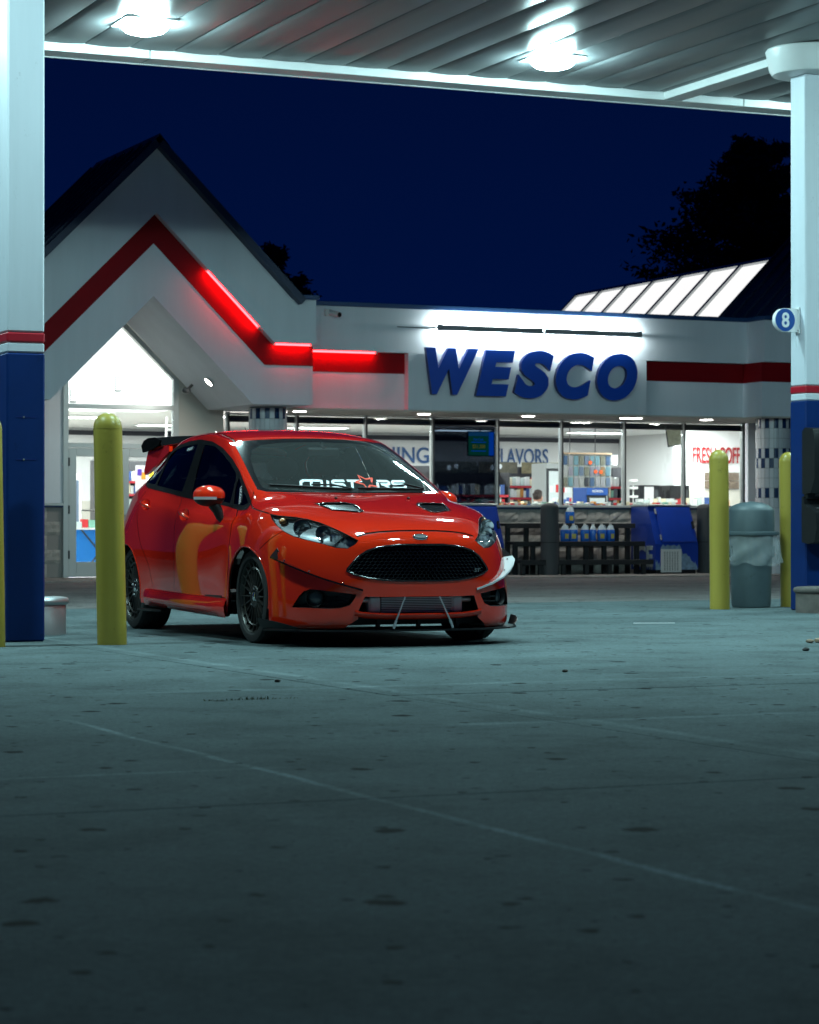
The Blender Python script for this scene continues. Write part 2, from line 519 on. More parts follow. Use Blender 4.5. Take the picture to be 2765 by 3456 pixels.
def canopy_column(name, x, y, label, base_top=None):
    """x, y: front left corner"""
    p = Vector((x, y, 0))
    o = thing(name, label, 'column', (x, y, 0), YAW, 'canopy columns')
    w = .25
    b = .012
    MB().span((0, 0, 0), (w, w, 1.84), b).build('blue_shaft', M['column_blue'], o)
    MB().span((.003, .003, 1.84), (w - .003, w - .003, 1.905), .01).build('white_band', M['column_white'], o)
    MB().span((0, 0, 1.905), (w, w, 1.97), .01).build('red_band', M['column_red'], o)
    MB().span((.003, .003, 1.97), (w - .003, w - .003, 4.72), b).build('white_shaft', M['column_white'], o)
    MB().lathe([(.0, 4.70), (.28, 4.70), (.325, 4.712), (.35, 4.75), (.385, 4.92), (.375, 4.935), (0, 4.935)], 40, (w / 2, w / 2, 0)).build('collar', M['gutter_white'], o)
    return o
colL = canopy_column('canopy_column', -2.554, 15.66, 'square white and blue canopy column with a red stripe beside the yellow bollards')
colR = canopy_column('canopy_column', 3.46, 21.57, 'square white and blue canopy column carrying the number 8 sign')
for o in (colL,):
    for z in (1.43, 1.16):
        MB().cyl((.11, -.004, z), (.11, .01, z), .006, 8).build('screw', M['steel'], o)
        MB().span((.06, -.0015, z - .002), (.19, .004, z + .002)).build('bracket_mark', M['sign_side'], o)
# ------------------------------------------------------------------ the shop (local x = s, local y = -t, z up)
shop = thing('store_building', 'white stucco petrol station shop with red stripe, blue roofs and lit windows', 'shop', (QX, QY, 0), YAW)
FT, UT = 1.40, 1.53           # lower fascia plane, upper (lipped) fascia plane
def wall(lo, hi, m='stucco', name='wall', b=0.0, parent=None):
    return MB().span(lo, hi, b).build(name, M[m], parent or shop, smooth=0)
# main fascia
wall((2.90, -FT, 2.455), (4.715, -.16, 3.285), name='fascia')
wall((8.705, -FT, 2.455), (10.50, -.16, 3.285), name='fascia')
wall((4.717, -UT, 2.455), (8.703, -.16, 3.285), name='sign_panel')
wall((2.90, -UT, 3.287), (10.499, -.16, 3.93), name='fascia')
wall((2.90, -UT - .04, 3.931), (10.54, -.10, 3.995), 'trim_blue', 'coping', .006)
for a, b_ in ((2.90, 4.714), (8.706, 10.497)):
    wall((a, -FT - .006, 2.985), (b_, -FT + .01, 3.284), 'band_red', 'red_band')
# right wing
wall((10.501, -1.95, 2.455), (15.5, -.16, 3.285), name='fascia')
wall((10.501, -2.03, 3.287), (15.5, -.16, 3.93), name='fascia')
wall((10.46, -2.08, 3.931), (15.5, -.10, 3.995), 'trim_blue', 'coping', .006)
wall((10.494, -1.956, 2.985), (15.4, -1.94, 3.284), 'band_red', 'red_band')
wall((10.494, -1.94, 2.985), (10.506, -1.41, 3.284), 'band_red', 'red_band')
# soffit under the fascia
wall((2.95, -UT + .02, 2.435), (10.5, -.02, 2.4545), 'stucco_warm', 'soffit')
wall((10.51, -1.93, 2.435), (15.5, -.02, 2.4545), 'stucco_warm', 'soffit')

# entrance gable: an open vault with 45 degree slopes
GC, G0, G1 = .63, 2.10, 2.23    # centre, lower plane, lipped upper plane
def gable(cx, left_end, right_end, name='gable'):
    z = lambda s, apex: apex - abs(s - cx)
    L_, R_ = left_end, right_end
    # lower chevron: between the opening (apex 3.915) and the red band's top edge (apex 5.045)
    low = [(L_, 2.46), (cx - 1.455, 2.46), (cx, 3.915), (cx + 1.455, 2.46), (R_, 2.46), (R_, 3.312), (cx + 1.733, 3.312), (cx, 5.045), (cx - 1.733, 3.312), (L_, 3.312)]
    MB().prism(low, 1, -G0, -.20).build(name, M['stucco'], shop, smooth=0)
    up = [(L_, 3.314), (cx - 1.735, 3.314), (cx, 5.049), (cx + 1.735, 3.314), (R_, 3.314), (R_, 3.935), (cx + 2.0, 3.935), (cx, 5.935), (cx - 2.0, 3.935), (L_, 3.935)]
    MB().prism(up, 1, -G1, -.20).build(name, M['stucco'], shop, smooth=0)
    w = .405 # slope height of the band measured straight down
    for sg in (-1, 1):
        e = R_ if sg > 0 else L_
        band = [(cx, 5.043), (cx + sg * 1.732, 3.311), (e, 3.311), (e, 3.012), (cx + sg * 1.628, 3.012), (cx, 4.64)]
        MB().prism(band, 1, -G0 - .008, -G0 + .01).build('red_band', M['band_red'], shop, smooth=0)
        MB().span((e - .004 if sg > 0 else e - .008, -G0 + .01, 3.012), (e + .008 if sg > 0 else e + .004, -FT - .01, 3.311)).build('red_band', M['band_red'], shop, smooth=0)
    # roof with standing seams
    for sg in (-1, 1):
        def P(d, y, h):       # d along the slope from the ridge, h above the surface
            q = .70710678
            return (cx + sg * (d * q + h * q), y, 5.945 - d * q + h * q)
        lo_, hi_ = -G1 - .14, .58
        Ls = 2.95
        mb = MB()
        c = [P(-.02, lo_, 0), P(Ls, lo_, 0), P(Ls, lo_, .10), P(-.02, lo_, .10), P(-.02, hi_, 0), P(Ls, hi_, 0), P(Ls, hi_, .10), P(-.02, hi_, .10)]
        mb.add(c, [(0, 1, 2, 3), (7, 6, 5, 4), (3, 2, 6, 7), (0, 4, 5, 1), (1, 5, 6, 2), (0, 3, 7, 4)])
        rf = mb.build('roof', M['roof_blue'], shop, smooth=0)
        for k in range(8):
            y = lo_ + .12 + k * .40
            if y > hi_: break
            mb = MB()
            c = [P(0, y, .10), P(Ls, y, .10), P(Ls, y, .135), P(0, y, .135), P(0, y + .03, .10), P(Ls, y + .03, .10), P(Ls, y + .03, .135), P(0, y + .03, .135)]
            mb.add(c, [(0, 1, 2, 3), (7, 6, 5, 4), (3, 2, 6, 7), (0, 4, 5, 1), (1, 5, 6, 2), (0, 3, 7, 4)])
            mb.build('seam', M['roof_blue'], rf, smooth=0)
    MB().prism([(cx - .15, 5.94), (cx, 6.09), (cx + .15, 5.94), (cx, 6.115)], 1, -G1 - .16, .60).build('ridge_cap', M['roof_blue'], shop, smooth=0)
    MB().span((R_ - .33, -G1 - .05, 3.936), (R_ + .03, -.1, 4.0), .005).build('coping', M['trim_blue'], shop, smooth=0)
gable(GC, -1.74, 2.985)
# second gable roof over the right wing and the glazed lantern behind it
def wing_roof(cx):
    q = .70710678
    for sg in (-1, 1):
        def P(d, y, h): return (cx + sg * (d * q + h * q), y, 6.02 - d * q + h * q)
        mb = MB(); lo_, hi_, Ls = -2.2, .02, 2.95
        c = [P(0, lo_, 0), P(Ls, lo_, 0), P(Ls, lo_, .10), P(0, lo_, .10), P(0, hi_, 0), P(Ls, hi_, 0), P(Ls, hi_, .10), P(0, hi_, .10)]
        mb.add(c, [(0, 1, 2, 3), (7, 6, 5, 4), (3, 2, 6, 7), (0, 4, 5, 1), (1, 5, 6, 2), (0, 3, 7, 4)])
        rf = mb.build('roof', M['roof_blue'], shop, smooth=0)
        for k in range(6):
            y = lo_ + .10 + k * .40; mb = MB()
            c = [P(0, y, .10), P(Ls, y, .10), P(Ls, y, .14), P(0, y, .14), P(0, y + .035, .10), P(Ls, y + .035, .10), P(Ls, y + .035, .14), P(0, y + .035, .14)]
            mb.add(c, [(0, 1, 2, 3), (7, 6, 5, 4), (3, 2, 6, 7), (0, 4, 5, 1), (1, 5, 6, 2), (0, 3, 7, 4)])
            mb.build('seam', M['roof_blue'], rf, smooth=0)
    MB().prism([(cx - 2.0, 3.99), (cx + 2.0, 3.99), (cx, 6.0)], 1, -2.05, 0.0).build('gable', M['stucco'], shop, smooth=0)
wing_roof(12.93)
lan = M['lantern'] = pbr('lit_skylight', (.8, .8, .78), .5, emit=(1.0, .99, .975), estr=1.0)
def SL(d, y, h):             # lantern slope facing the entrance: d down from its ridge (s 12.0, z 5.13)
    q = .70710678
    return (12.0 - d * q - h * q, y, 5.13 - d * q + h * q)
def slab(mb, d0, d1, y0, y1, h0, h1):
    c = [SL(d0, y0, h0), SL(d1, y0, h0), SL(d1, y0, h1), SL(d0, y0, h1), SL(d0, y1, h0), SL(d1, y1, h0), SL(d1, y1, h1), SL(d0, y1, h1)]
    return mb.add(c, [(3, 2, 1, 0), (4, 5, 6, 7), (7, 6, 2, 3), (1, 5, 4, 0), (2, 6, 5, 1), (4, 7, 3, 0)])
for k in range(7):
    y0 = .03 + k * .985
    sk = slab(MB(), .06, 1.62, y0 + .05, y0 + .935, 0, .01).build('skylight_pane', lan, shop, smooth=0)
for k in range(8):
    y0 = .03 + k * .985
    slab(MB(), -.02, 1.66, y0 - .05, y0 + .05, -.03, .05).build('skylight_bar', M['alu'], shop, smooth=0)
slab(MB(), -.02, .06, .0, 6.95, -.02, .055).build('skylight_bar', M['alu'], shop, smooth=0)
MB().span((10.9, .0, 3.90), (13.2, 7.0, 4.0)).build('flat_roof', M['roof_blue'], shop, smooth=0)
MB().prism([(12.03, 5.13), (13.2, 3.98), (10.9, 3.98)], 1, 6.98, 7.05).build('roof', M['roof_blue'], shop, smooth=0)
MB().prism([(12.02, 5.14), (13.2, 3.96), (13.2, 3.90), (11.98, 5.12)], 1, .0, 7.0).build('roof', M['roof_blue'], shop, smooth=0)
wall((2.9, -.10, 3.94), (10.9, 11.6, 3.99), 'roof_blue', 'flat_roof')

for s_ in (3.3, 5.3, 7.05, 8.75, 8.93, 10.2):
    o = MB().lathe([(.0, 2.428), (.085, 2.428), (.10, 2.434)], 20, (s_, -.80, 0)).build('soffit_light', M['spot_lens'], shop)
    ld = D.lights.new('soffit_lamp', 'AREA'); ld.shape = 'DISK'; ld.size = .16; ld.energy = SOFFIT_W; ld.color = (.95, 1, .95)
    lo = D.objects.new('soffit_lamp', ld); C.objects.link(lo); lo.parent = shop; lo.location = (s_, -.80, 2.42)
# ---- front wall plane: block base, ledge, windows
def block_mesh(seed, w=.395, h=.195):
    rnd = random.Random(seed); mb = MB(); n, m = 6, 4
    P = []
    for i in range(n + 1):
        row = []
        for j in range(m + 1):
            edge = i in (0, n) or j in (0, m)
            d = .004 if edge else .012 + rnd.random() * .022
            row.append((i / n * w, -d, j / m * h))
        P.append(row)
    mb.grid([r[::-1] for r in P][::-1])
    e = [(0, 0, 0), (w, 0, 0), (w, 0, h), (0, 0, h), (0, .05, 0), (w, .05, 0), (w, .05, h), (0, .05, h)]
    mb.add([(0, -.004, 0), (w, -.004, 0), (w, -.004, h), (0, -.004, h), (0, .05, 0), (w, .05, 0), (w, .05, h), (0, .05, h)],
           [(0, 4, 5, 1), (1, 5, 6, 2), (2, 6, 7, 3), (3, 7, 4, 0)])
    me = mb.mesh('concrete_block', M['block'], 0)
    return me
blocks = [block_mesh(k) for k in range(7)]
halves = [block_mesh(k + 20, .195) for k in range(3)]
def block_wall(s0, s1):
    wall((s0, .02, 0), (s1, .2, 1.03), 'mortar', 'wall')
    for r in range(5):
        s = s0 + .003
        if r % 2: 
            link('concrete_block', random.choice(halves), shop, (s, .02, .012 + r * .203)); s += .202
        while s + .38 < s1:
            link('concrete_block', random.choice(blocks), shop, (s, .02, .012 + r * .203)); s += .402
    MB().span((s0, -.03, 1.026), (s1, .2, 1.046), .004).build('ledge', M['trim_blue'], shop, smooth=0)
    MB().span((s0, -.05, 1.047), (s1, .2, 1.085), .005).build('sill', M['alu'], shop, smooth=0)
block_wall(2.47, 11.50)
block_wall(-5.1, -.05)
wall((-5.1, .0, 1.087), (-.05, .15, 4.3), 'stucco', 'wall')
wall((1.70, -.0, .012), (2.40, .15, 4.0), 'stucco_warm', 'wall')
wall((11.46, -.0, 1.087), (15.5, .15, 3.9), 'stucco', 'wall'); block_wall(11.51, 15.4)
wall((2.40, .0, 2.46), (15.5, .12, 3.9), 'stucco', 'wall')
# upper gable wall round the glazed triangle (fills between pane and vault)
MB().prism([(-.05, 2.935), (-.05, 4.5), (.6, 5.2), (.83, 5.2), (.83, 3.82)], 1, .0, .12).build('wall', M['stucco_warm'], shop, smooth=0)
MB().prism([(1.70, 2.935), (1.70, 4.5), (1.0, 5.2), (.831, 5.2), (.831, 3.82)], 1, .0, .12).build('wall', M['stucco_warm'], shop, smooth=0)

ms = [2.47, 3.57, 4.69, 5.81, 6.92, 8.04, 9.165, 10.26, 11.37]
for i, s in enumerate(ms):
    MB().span((s - .028, -.015, 1.087), (s + .0, .06, 2.45), .003).build('mullion', M['alu'], shop, smooth=0)
    MB().span((s + .001, -.010, 1.087), (s + .030, .06, 2.45), .003).build('mullion', M['dark_frame'], shop, smooth=0)
MB().span((2.47, -.012, 2.30), (11.37, .03, 2.318)).build('window_rail', M['dark_frame'], shop, smooth=0)
MB().span((2.44, -.012, 2.412), (11.40, .05, 2.434)).build('window_rail', M['alu'], shop, smooth=0)
for a, b_ in zip(ms[:-1], ms[1:]):
    dark = abs(a - 5.81) < .01
    MB().span((a + .031, .024, 1.088), (b_ - .029, .028, 2.41)).build('window_pane', M['pane_dark' if dark else 'pane'], shop, smooth=0)
wall((2.5, .034, 2.319), (11.35, .05, 2.398), 'valance', 'valance')

# ---- entrance glazing and double door
fr = M['alu']
def bar(lo, hi, name='door_frame'): return MB().span(lo, hi, .004).build(name, fr, shop, smooth=0)
bar((-.05, -.03, .012), (.03, .09, 2.90)); bar((1.62, -.03, .012), (1.70, .09, 2.90))
bar((.031, -.028, 2.455), (1.619, .09, 2.52)); bar((.031, -.028, 1.885), (1.619, .09, 1.955))
for sg, x0 in ((1, -.05), (-1, 1.70)):
    MB().prism([(x0, 2.903), (.825, 3.78), (.825, 3.67), (x0 + sg * .08, 2.903)], 1, -.03, .09).build('door_frame', fr, shop, smooth=0)
MB().prism([(.03, 2.521), (1.62, 2.521), (1.62, 2.90), (.825, 3.66), (.03, 2.90)], 1, .03, .034).build('window_pane', M['pane'], shop, smooth=0)
MB().span((.03, .03, 1.956), (1.62, .034, 2.454)).build('window_pane', M['pane'], shop, smooth=0)
for x0, hinge in ((.035, .035), (.828, 1.615)):
    x1 = x0 + .787
    mb = MB()
    mb.span((x0, -.01, .02), (x0 + .115, .035, 1.88), .004); mb.span((x1 - .115, -.01, .02), (x1, .035, 1.88), .004)
    mb.span((x0 + .116, -.008, 1.76), (x1 - .116, .033, 1.88), .003); mb.span((x0 + .116, -.008, .02), (x1 - .116, .033, .235), .003)
    d = mb.build('door', fr, shop, smooth=0)
    MB().span((x0 + .116, .010, .236), (x1 - .116, .014, 1.759)).build('door_glass', M['pane'], d, smooth=0)
    for z in (.28, .93, 1.62):
        MB().cyl((hinge, -.03, z), (hinge, -.03, z + .12), .013, 10).build('hinge', M['dark_frame'], d)
    MB().tube([(x0 + .2, -.02, .98), (x0 + .2, -.06, .98), (x1 - .2, -.06, .98), (x1 - .2, -.02, .98)], .012, 8).build('push_bar', M['steel'], d)
    MB().lathe([(0, 0), (.02, 0), (.02, .02), (0, .02)], 12, (x1 - .06 if x0 < .5 else x0 + .06, -.03, .92), Matrix.Rotation(R(90), 3, 'X')).build('lock', M['steel'], d)

# ---- round tiled columns
def tile_column(s, t, z0, z1):
    r = .275; n = 24
    c = MB().lathe([(r - .012, z0), (r - .012, z1), (0, z1)], 48, (0, 0, 0)).build('column', M['grout'], shop, loc=(s, -t, 0))
    rows = []
    # (bottom, top, pattern) measured on the right hand column
    zt = 2.435
    seq = [(.155, 'b0'), (.155, 'w'), (.155, 'w'), (.155, 'b0'), (.155, 'b1'), (.155, 'w'), (.155, 'w'), (.155, 'b0'), (.155, 'w')]
    def tile(col, h):
        mb = MB(); da = 2 * math.pi / n; g = .010
        vs = []
        for rr in (r - .012, r):
            for z in (0.003, h - .003):
                for k in range(3):
                    a = g + (da - 2 * g) * k / 2
                    vs.append((rr * math.cos(a), rr * math.sin(a), z))
        f = [(6, 7, 10, 9), (7, 8, 11, 10), (0, 6, 9, 3), (8, 2, 5, 11), (9, 10, 4, 3), (10, 11, 5, 4), (0, 1, 7, 6), (1, 2, 8, 7)]
        return mb.add(vs, f).mesh('tile', M[col], 0)
    tw, tb = tile('tile_white', .155), tile('tile_blue', .155)
    for h, pat in seq:
        zt -= h
        if zt < z0 + .3: break
        for k in range(n):
            col = tw
            if pat == 'b0' and k % 2 == 0: col = tb
            if pat == 'b1' and k % 2 == 1: col = tb
            a = 2 * math.pi * k / n
            if math.sin(a + .2) > .55: continue            # the back that faces the windows stays bare
            link('tile', col, c, (0, 0, zt), (0, 0, a))
    mb = MB(); mb.lathe([(r, z0), (r, zt - .003)], 48); mb.build('column_base', M['tile_white'], c)
tile_column(2.575, 1.4, .0, 2.455)
tile_column(11.02, 1.45, .0, 2.455)

# ---- inside: floor, walls, ceiling, lights
BW = 11.5
wall((-3.2, .12, -.01), (15.4, BW, .004), 'shop_floor', 'shop_floor')
wall((-3.2, BW, .0), (15.4, BW + .1, 3.9), 'shop_wall', 'back_wall')
wall((-3.3, .16, .0), (-3.2, BW, 3.9), 'shop_wall', 'side_wall'); wall((15.4, .16, .0), (15.5, BW, 3.9), 'shop_wall', 'side_wall')
wall((2.95, .16, 2.66), (15.4, BW, 2.72), 'shop_ceiling', 'shop_ceiling')
wall((-3.2, 5.0, 2.66), (2.949, BW, 2.72), 'shop_ceiling', 'shop_ceiling')
wall((-3.2, 5.0, 2.721), (3.2, 5.1, 4.4), 'shop_wall', 'bulkhead')
wall((2.95, .16, 2.721), (3.05, 4.99, 4.4), 'shop_wall', 'bulkhead')
wall((-3.2, .16, 4.4), (3.2, 5.1, 4.46), 'shop_ceiling', 'shop_ceiling')
wall((-3.19, BW - .03, 2.52), (15.39, BW - .001, 2.61), 'valance', 'wall_stripe')
wall((-3.19, BW - .02, 0.0), (15.39, BW - .002, 1.25), 'shop_beige', 'wainscot')
for x, z in ((1.50, 2.80), (2.27, 3.0)):
    v = MB().span((x, 4.985, z), (x + .11, 4.999, z + .24)).build('vent', M['grey_plastic'], shop, smooth=0)
    for k in range(7): MB().span((x + .01, 4.972, z + .02 + k * .031), (x + .10, 4.984, z + .038 + k * .031)).build('slat', M['white_plastic'], v, smooth=0)
def shop_light(s, y, z, w=1.15, d=.55, power=SHOP_W):
    o = MB().span((s - w / 2, y - d / 2, z - .03), (s + w / 2, y + d / 2, z - .002), .005).build('ceiling_light', M['white_plastic'], shop, smooth=0)
    MB().span((s - w / 2 + .04, y - d / 2 + .04, z - .036), (s + w / 2 - .04, y + d / 2 - .04, z - .031)).build('diffuser', M['shop_light'], o, smooth=0)
    ld = D.lights.new('ceiling_light', 'AREA'); ld.shape = 'RECTANGLE'; ld.size = w; ld.size_y = d; ld.energy = power; ld.color = (.96, 1, 1)
    lo = D.objects.new('ceiling_light_source', ld); C.objects.link(lo); lo.parent = shop; lo.location = (s, y, z - .045)
for y in (1.6, 5.4, 9.2):
    for s in (4.6, 7.6, 10.6, 13.6): shop_light(s, y, 2.66)
for y in (6.6, 9.6):
    for s in (-.6, 2.0): shop_light(s, y, 2.66)
for y in (1.6, 3.6):
    for s in (-.6, 1.6): shop_light(s, y, 4.40, power=SHOP_W * 1.9)

# ---- lettering helper (flat or raised)
def text_mesh(txt, height, depth=.01, bold=0.0, shear=0.0, narrow=1.0, width=None, bevel=0.0):
    cu = D.curves.new('text', 'FONT'); cu.body = txt; cu.extrude = depth / 2; cu.offset = bold; cu.shear = shear
    cu.bevel_depth = bevel; cu.resolution_u = 6
    o = D.objects.new('text', cu); C.objects.link(o)
    dg = bpy.context.evaluated_depsgraph_get(); dg.update()
    me = D.meshes.new_from_object(o.evaluated_get(dg))
    D.objects.remove(o); D.curves.remove(cu)
    co = np.empty(len(me.vertices) * 3); me.vertices.foreach_get('co', co); co = co.reshape(-1, 3)
    lo, hi = co.min(0), co.max(0)
    k = height / (hi[1] - lo[1])
    kx = k * narrow if width is None else width / (hi[0] - lo[0])
    P = np.stack([(co[:, 0] - lo[0]) * kx, co[:, 2] * 1.0, (co[:, 1] - lo[1]) * k], 1)   # upright, reading along +x, facing -y
    P[:, 1] = -co[:, 2]
    me.vertices.foreach_set('co', P.ravel()); me.update()
    me.materials.clear()
    return me
def text(name, txt, m, parent, loc, height, rot=None, **kw):
    me = text_mesh(txt, height, **kw); me.name = name
    me.materials.append(M[m])
    return link(name, me, parent, loc, rot)
# wall words
text('wall_lettering', 'REFRESHING', 'letter_blue', shop, (8.60, BW - .03, 2.05), .33, width=2.36, bold=.01)
text('wall_lettering', 'FLAVORS', 'letter_blue', shop, (12.46, BW - .03, 2.05), .33, width=1.24, bold=.01)
# corner wall for the coffee words, set across the room
wall((13.55, 6.0, .0), (15.39, 6.08, 2.65), 'shop_wall', 'partition')
text('wall_lettering', 'FRESH COFF', 'letter_red', shop, (13.94, 5.97, 1.955), .31, width=1.05, bold=.012)
wall((13.56, 5.97, 0), (15.38, 5.998, 1.45), 'shop_beige', 'wainscot')

# ---- the raised sign
sign = thing('shop_sign', 'large blue raised slanted WESCO letters on the white sign panel', 'sign', W(4.95, UT, 2.66), YAW)
def sign_letter(ch, s0, s1, z0, z1):
    me = text_mesh(ch, z1 - z0, depth=.075, bold=.062, shear=.22, width=s1 - s0)
    # thick face colour, darker returns
    me.materials.append(M['sign_blue']); me.materials.append(M['sign_side'])
    for p in me.polygons: p.material_index = 0 if p.normal.y < -.5 else 1
    me.name = 'letter'
    link('letter', me, sign, (s0 - 4.95, -.075, z0 - 2.66))
for ch, a, b_, z0, z1 in (('W', 4.95, 5.81, 2.685, 3.372), ('E', 5.765, 6.412, 2.677, 3.362), ('S', 6.396, 7.055, 2.657, 3.374), ('C', 7.087, 7.74, 2.655, 3.366), ('O', 7.79, 8.486, 2.655, 3.370)):
    sign_letter(ch, a, b_, z0, z1)

# wash light over the sign: two grey troughs, tubes turned to the wall
wl = thing('sign_light', 'pair of long grey trough lamps washing the wall above the blue sign letters', 'lamp', W(5.14, UT, 3.66), YAW)
for a, b_ in ((.0, 1.64), (1.68, 3.33)):
    prof = [(-.245, .035), (-.235, -.03), (-.205, -.045), (-.175, -.035), (-.16, -.01), (-.165, -.005), (-.185, -.025), (-.205, -.033), (-.225, -.02), (-.235, .035)]
    MB().prism(prof, 0, a + .02, b_ - .02).build('trough', M['trough_grey'], wl, smooth=20)
    MB().cyl((a + .05, -.19, .015), (b_ - .05, -.19, .015), .016, 10).build('tube', M['tube_lens'], wl)
    ld = D.lights.new('wash', 'AREA'); ld.shape = 'RECTANGLE'; ld.size = b_ - a - .1; ld.size_y = .03; ld.energy = SIGN_W; ld.color = (.86, 1, 1)
    lo = D.objects.new('wash_light', ld); C.objects.link(lo); lo.parent = wl; lo.location = ((a + b_) / 2, -.165, .012)
    lo.rotation_euler = (R(75), 0, 0)
for x in (.0, 1.65, 3.33):
    MB().span((x - .03, -.235, -.045), (x + .03, -.15, .045), .008).build('end_cap', M['trough_grey'], wl)
    MB().cyl((x, -.16, .0), (x, .0, .02), .012, 8).build('bracket', M['grey_plastic'], wl)
MB().tube([(-.03, -.19, .0), (-.12, -.10, -.02), (-.25, -.006, .0), (-.6, -.006, .005)], .006, 6).build('cable', M['grey_plastic'], wl)

# red tubes under the lip
def led(p, q, label):
    p = Vector(p); q = Vector(q)
    w0 = W(p.x, -p.y, p.z)
    o = thing('red_light_tube', label, 'light tube', w0, YAW, 'red light tubes along the stripe')
    MB().cyl((0, 0, 0), tuple(q - p), .013, 8).build('tube', M['led'], o)
    for e in (0.0, 1.0):
        c = (q - p) * e
        MB().box(c, (.035, .035, .035), .005).build('socket', M['white_plastic'], o)
led((1.366, -2.185, 4.292), (2.136, -2.185, 3.522), 'sloping red light tube on the right slope of the entrance gable')
led((2.37, -2.185, 3.299), (2.93, -2.185, 3.299), 'short level red light tube at the foot of the gable')
led((3.02, -1.485, 3.273), (4.22, -1.485, 3.273), 'long level red light tube on the stripe left of the sign')

cm = thing('security_camera', 'small white security camera with dark lens left of the sign light', 'camera', W(3.44, UT, 3.83), YAW)
MB().box((0, -.03, .0), (.10, .06, .10), .012).build('mount', M['white_plastic'], cm)
MB().cyl((.02, -.05, .0), (.10, -.20, -.04), .042, 14).build('housing', M['white_plastic'], cm)
MB().cyl((.10, -.198, -.04), (.107, -.213, -.044), .036, 14).build('lens', M['black_gloss'], cm)

# entrance flood lamp and sensor on the vault slope
fl = thing('entrance_spotlight', 'small round lit spotlight on the sloping ceiling of the entrance vault', 'lamp', W(1.70, 1.35, 2.80), YAW)
Mx = Matrix.Rotation(R(-45), 3, 'Y') @ Matrix.Rotation(R(180), 3, 'X')
nrm = Vector((-.7071, 0, -.7071))
q = Vector((0, 0, 1)).rotation_difference(nrm).to_matrix()
MB().lathe([(.0, -.02), (.075, -.02), (.085, .0), (.07, .012)], 20, (0, 0, 0), q).build('housing', M['white_plastic'], fl)
MB().lathe([(.066, .008), (.05, .016), (0, .018)], 20, (0, 0, 0), q).build('lens', M['spot_lens'], fl)
ld = D.lights.new('spot', 'AREA'); ld.shape = 'DISK'; ld.size = .12; ld.energy = 22; ld.color = (1, .96, .86)
lo = D.objects.new('spot_light', ld); C.objects.link(lo); lo.parent = fl; lo.location = nrm * .03
lo.rotation_euler = Vector((0, 0, -1)).rotation_difference(nrm).to_euler()
sf = thing('motion_sensor', 'dark twin sensor fitting on the vault beside the entrance glass', 'sensor', W(1.72, .6, 2.81), YAW)
MB().cyl((-.01, 0, -.01), (-.08, 0, -.08), .02, 10).build('stem', M['dark_frame'], sf)
MB().sphere((-.10, -.05, -.10), .045).build('head', M['grey_plastic'], sf); MB().sphere((-.10, .06, -.09), .045).build('head', M['grey_plastic'], sf)

# ------------------------------------------------------------------ things inside the shop
def lin(r, g, b): 
    f = lambda c: ((c / 255 + .055) / 1.055) ** 2.4 if c > 10 else c / 3294.6
    return (f(r), f(g), f(b))
def flat(name, col, rough=.5, spec=None):
    k = 'flat_%s_%d' % (name, int(sum(c * 1e4 for c in col)))
    if k not in M: M[k] = pbr(k, col, rough, spec=spec)
    return M[k]
def at_shop(s, y, z=0.0): return W(s, -y, z)

pack_mats = [flat('pack', lin(*c)) for c in ((225, 228, 225), (200, 215, 210), (120, 170, 150), (190, 40, 45), (60, 90, 150), (230, 220, 190), (90, 95, 100), (205, 140, 60))]
def packs(mb, s0, s1, y0, z, hmax, w=(.05, .10), seed=1, weights=(6, 4, 2, 1, 1, 2, 1, 1)):
    rnd = random.Random(seed); s = s0
    while s < s1 - .04:
        ww = rnd.uniform(*w); h = hmax * rnd.uniform(.65, 1.0)
        mb.mi = rnd.choices(range(8), weights)[0]
        mb.span((s, y0, z), (min(s + ww * .92, s1), y0 + .12, z + h)); s += ww
    return mb
def shelf_unit(s0, s1, y, zs, label, seed, depth=.4):
    o = thing('shelf_unit', label, 'shelves', at_shop(s0, y), YAW)
    L_ = s1 - s0
    MB().span((0, depth - .03, 0), (L_, depth, zs[-1] + .38)).build('back_panel', flat('shelf', (.05, .05, .055)), o, smooth=0)
    for e in (0, L_): MB().span((e - .015, 0, 0), (e + .015, depth, zs[-1] + .38)).build('upright', flat('shelf', (.05, .05, .055)), o, smooth=0)
    goods = MB()
    for i, z in enumerate(zs):
        b = MB().span((.016, .0, z - .02), (L_ - .016, depth - .031, z)).build('shelf', flat('shelf', (.05, .05, .055)), o, smooth=0)
        MB().span((.016, -.012, z - .045), (L_ - .016, -.001, z - .004)).build('price_strip', flat('strip', lin(185, 45, 55)), b, smooth=0)
        packs(goods, .05, L_ - .05, .04, z + .001, .20, seed=seed + i)
    goods.build('goods', pack_mats, o, smooth=0, kind='stuff')
    return o
sh = shelf_unit(9.4, 14.1, 9.0, [.55, .85, 1.10, 1.33, 1.56], 'long dark tobacco shelves with red price strips under the blue wall words', 5)
shelf_unit(3.3, 8.9, 9.4, [.55, .85, 1.12, 1.36, 1.60], 'long dark back wall shelves full of packs behind the left windows', 15)
shelf_unit(4.2, 6.6, 4.6, [.5, .8, 1.08, 1.34], 'free standing dark shelves of goods in the middle of the shop', 25)
shelf_unit(6.9, 8.9, 3.6, [.5, .8, 1.08, 1.30], 'free standing dark shelves of goods behind the tinted pane', 35)
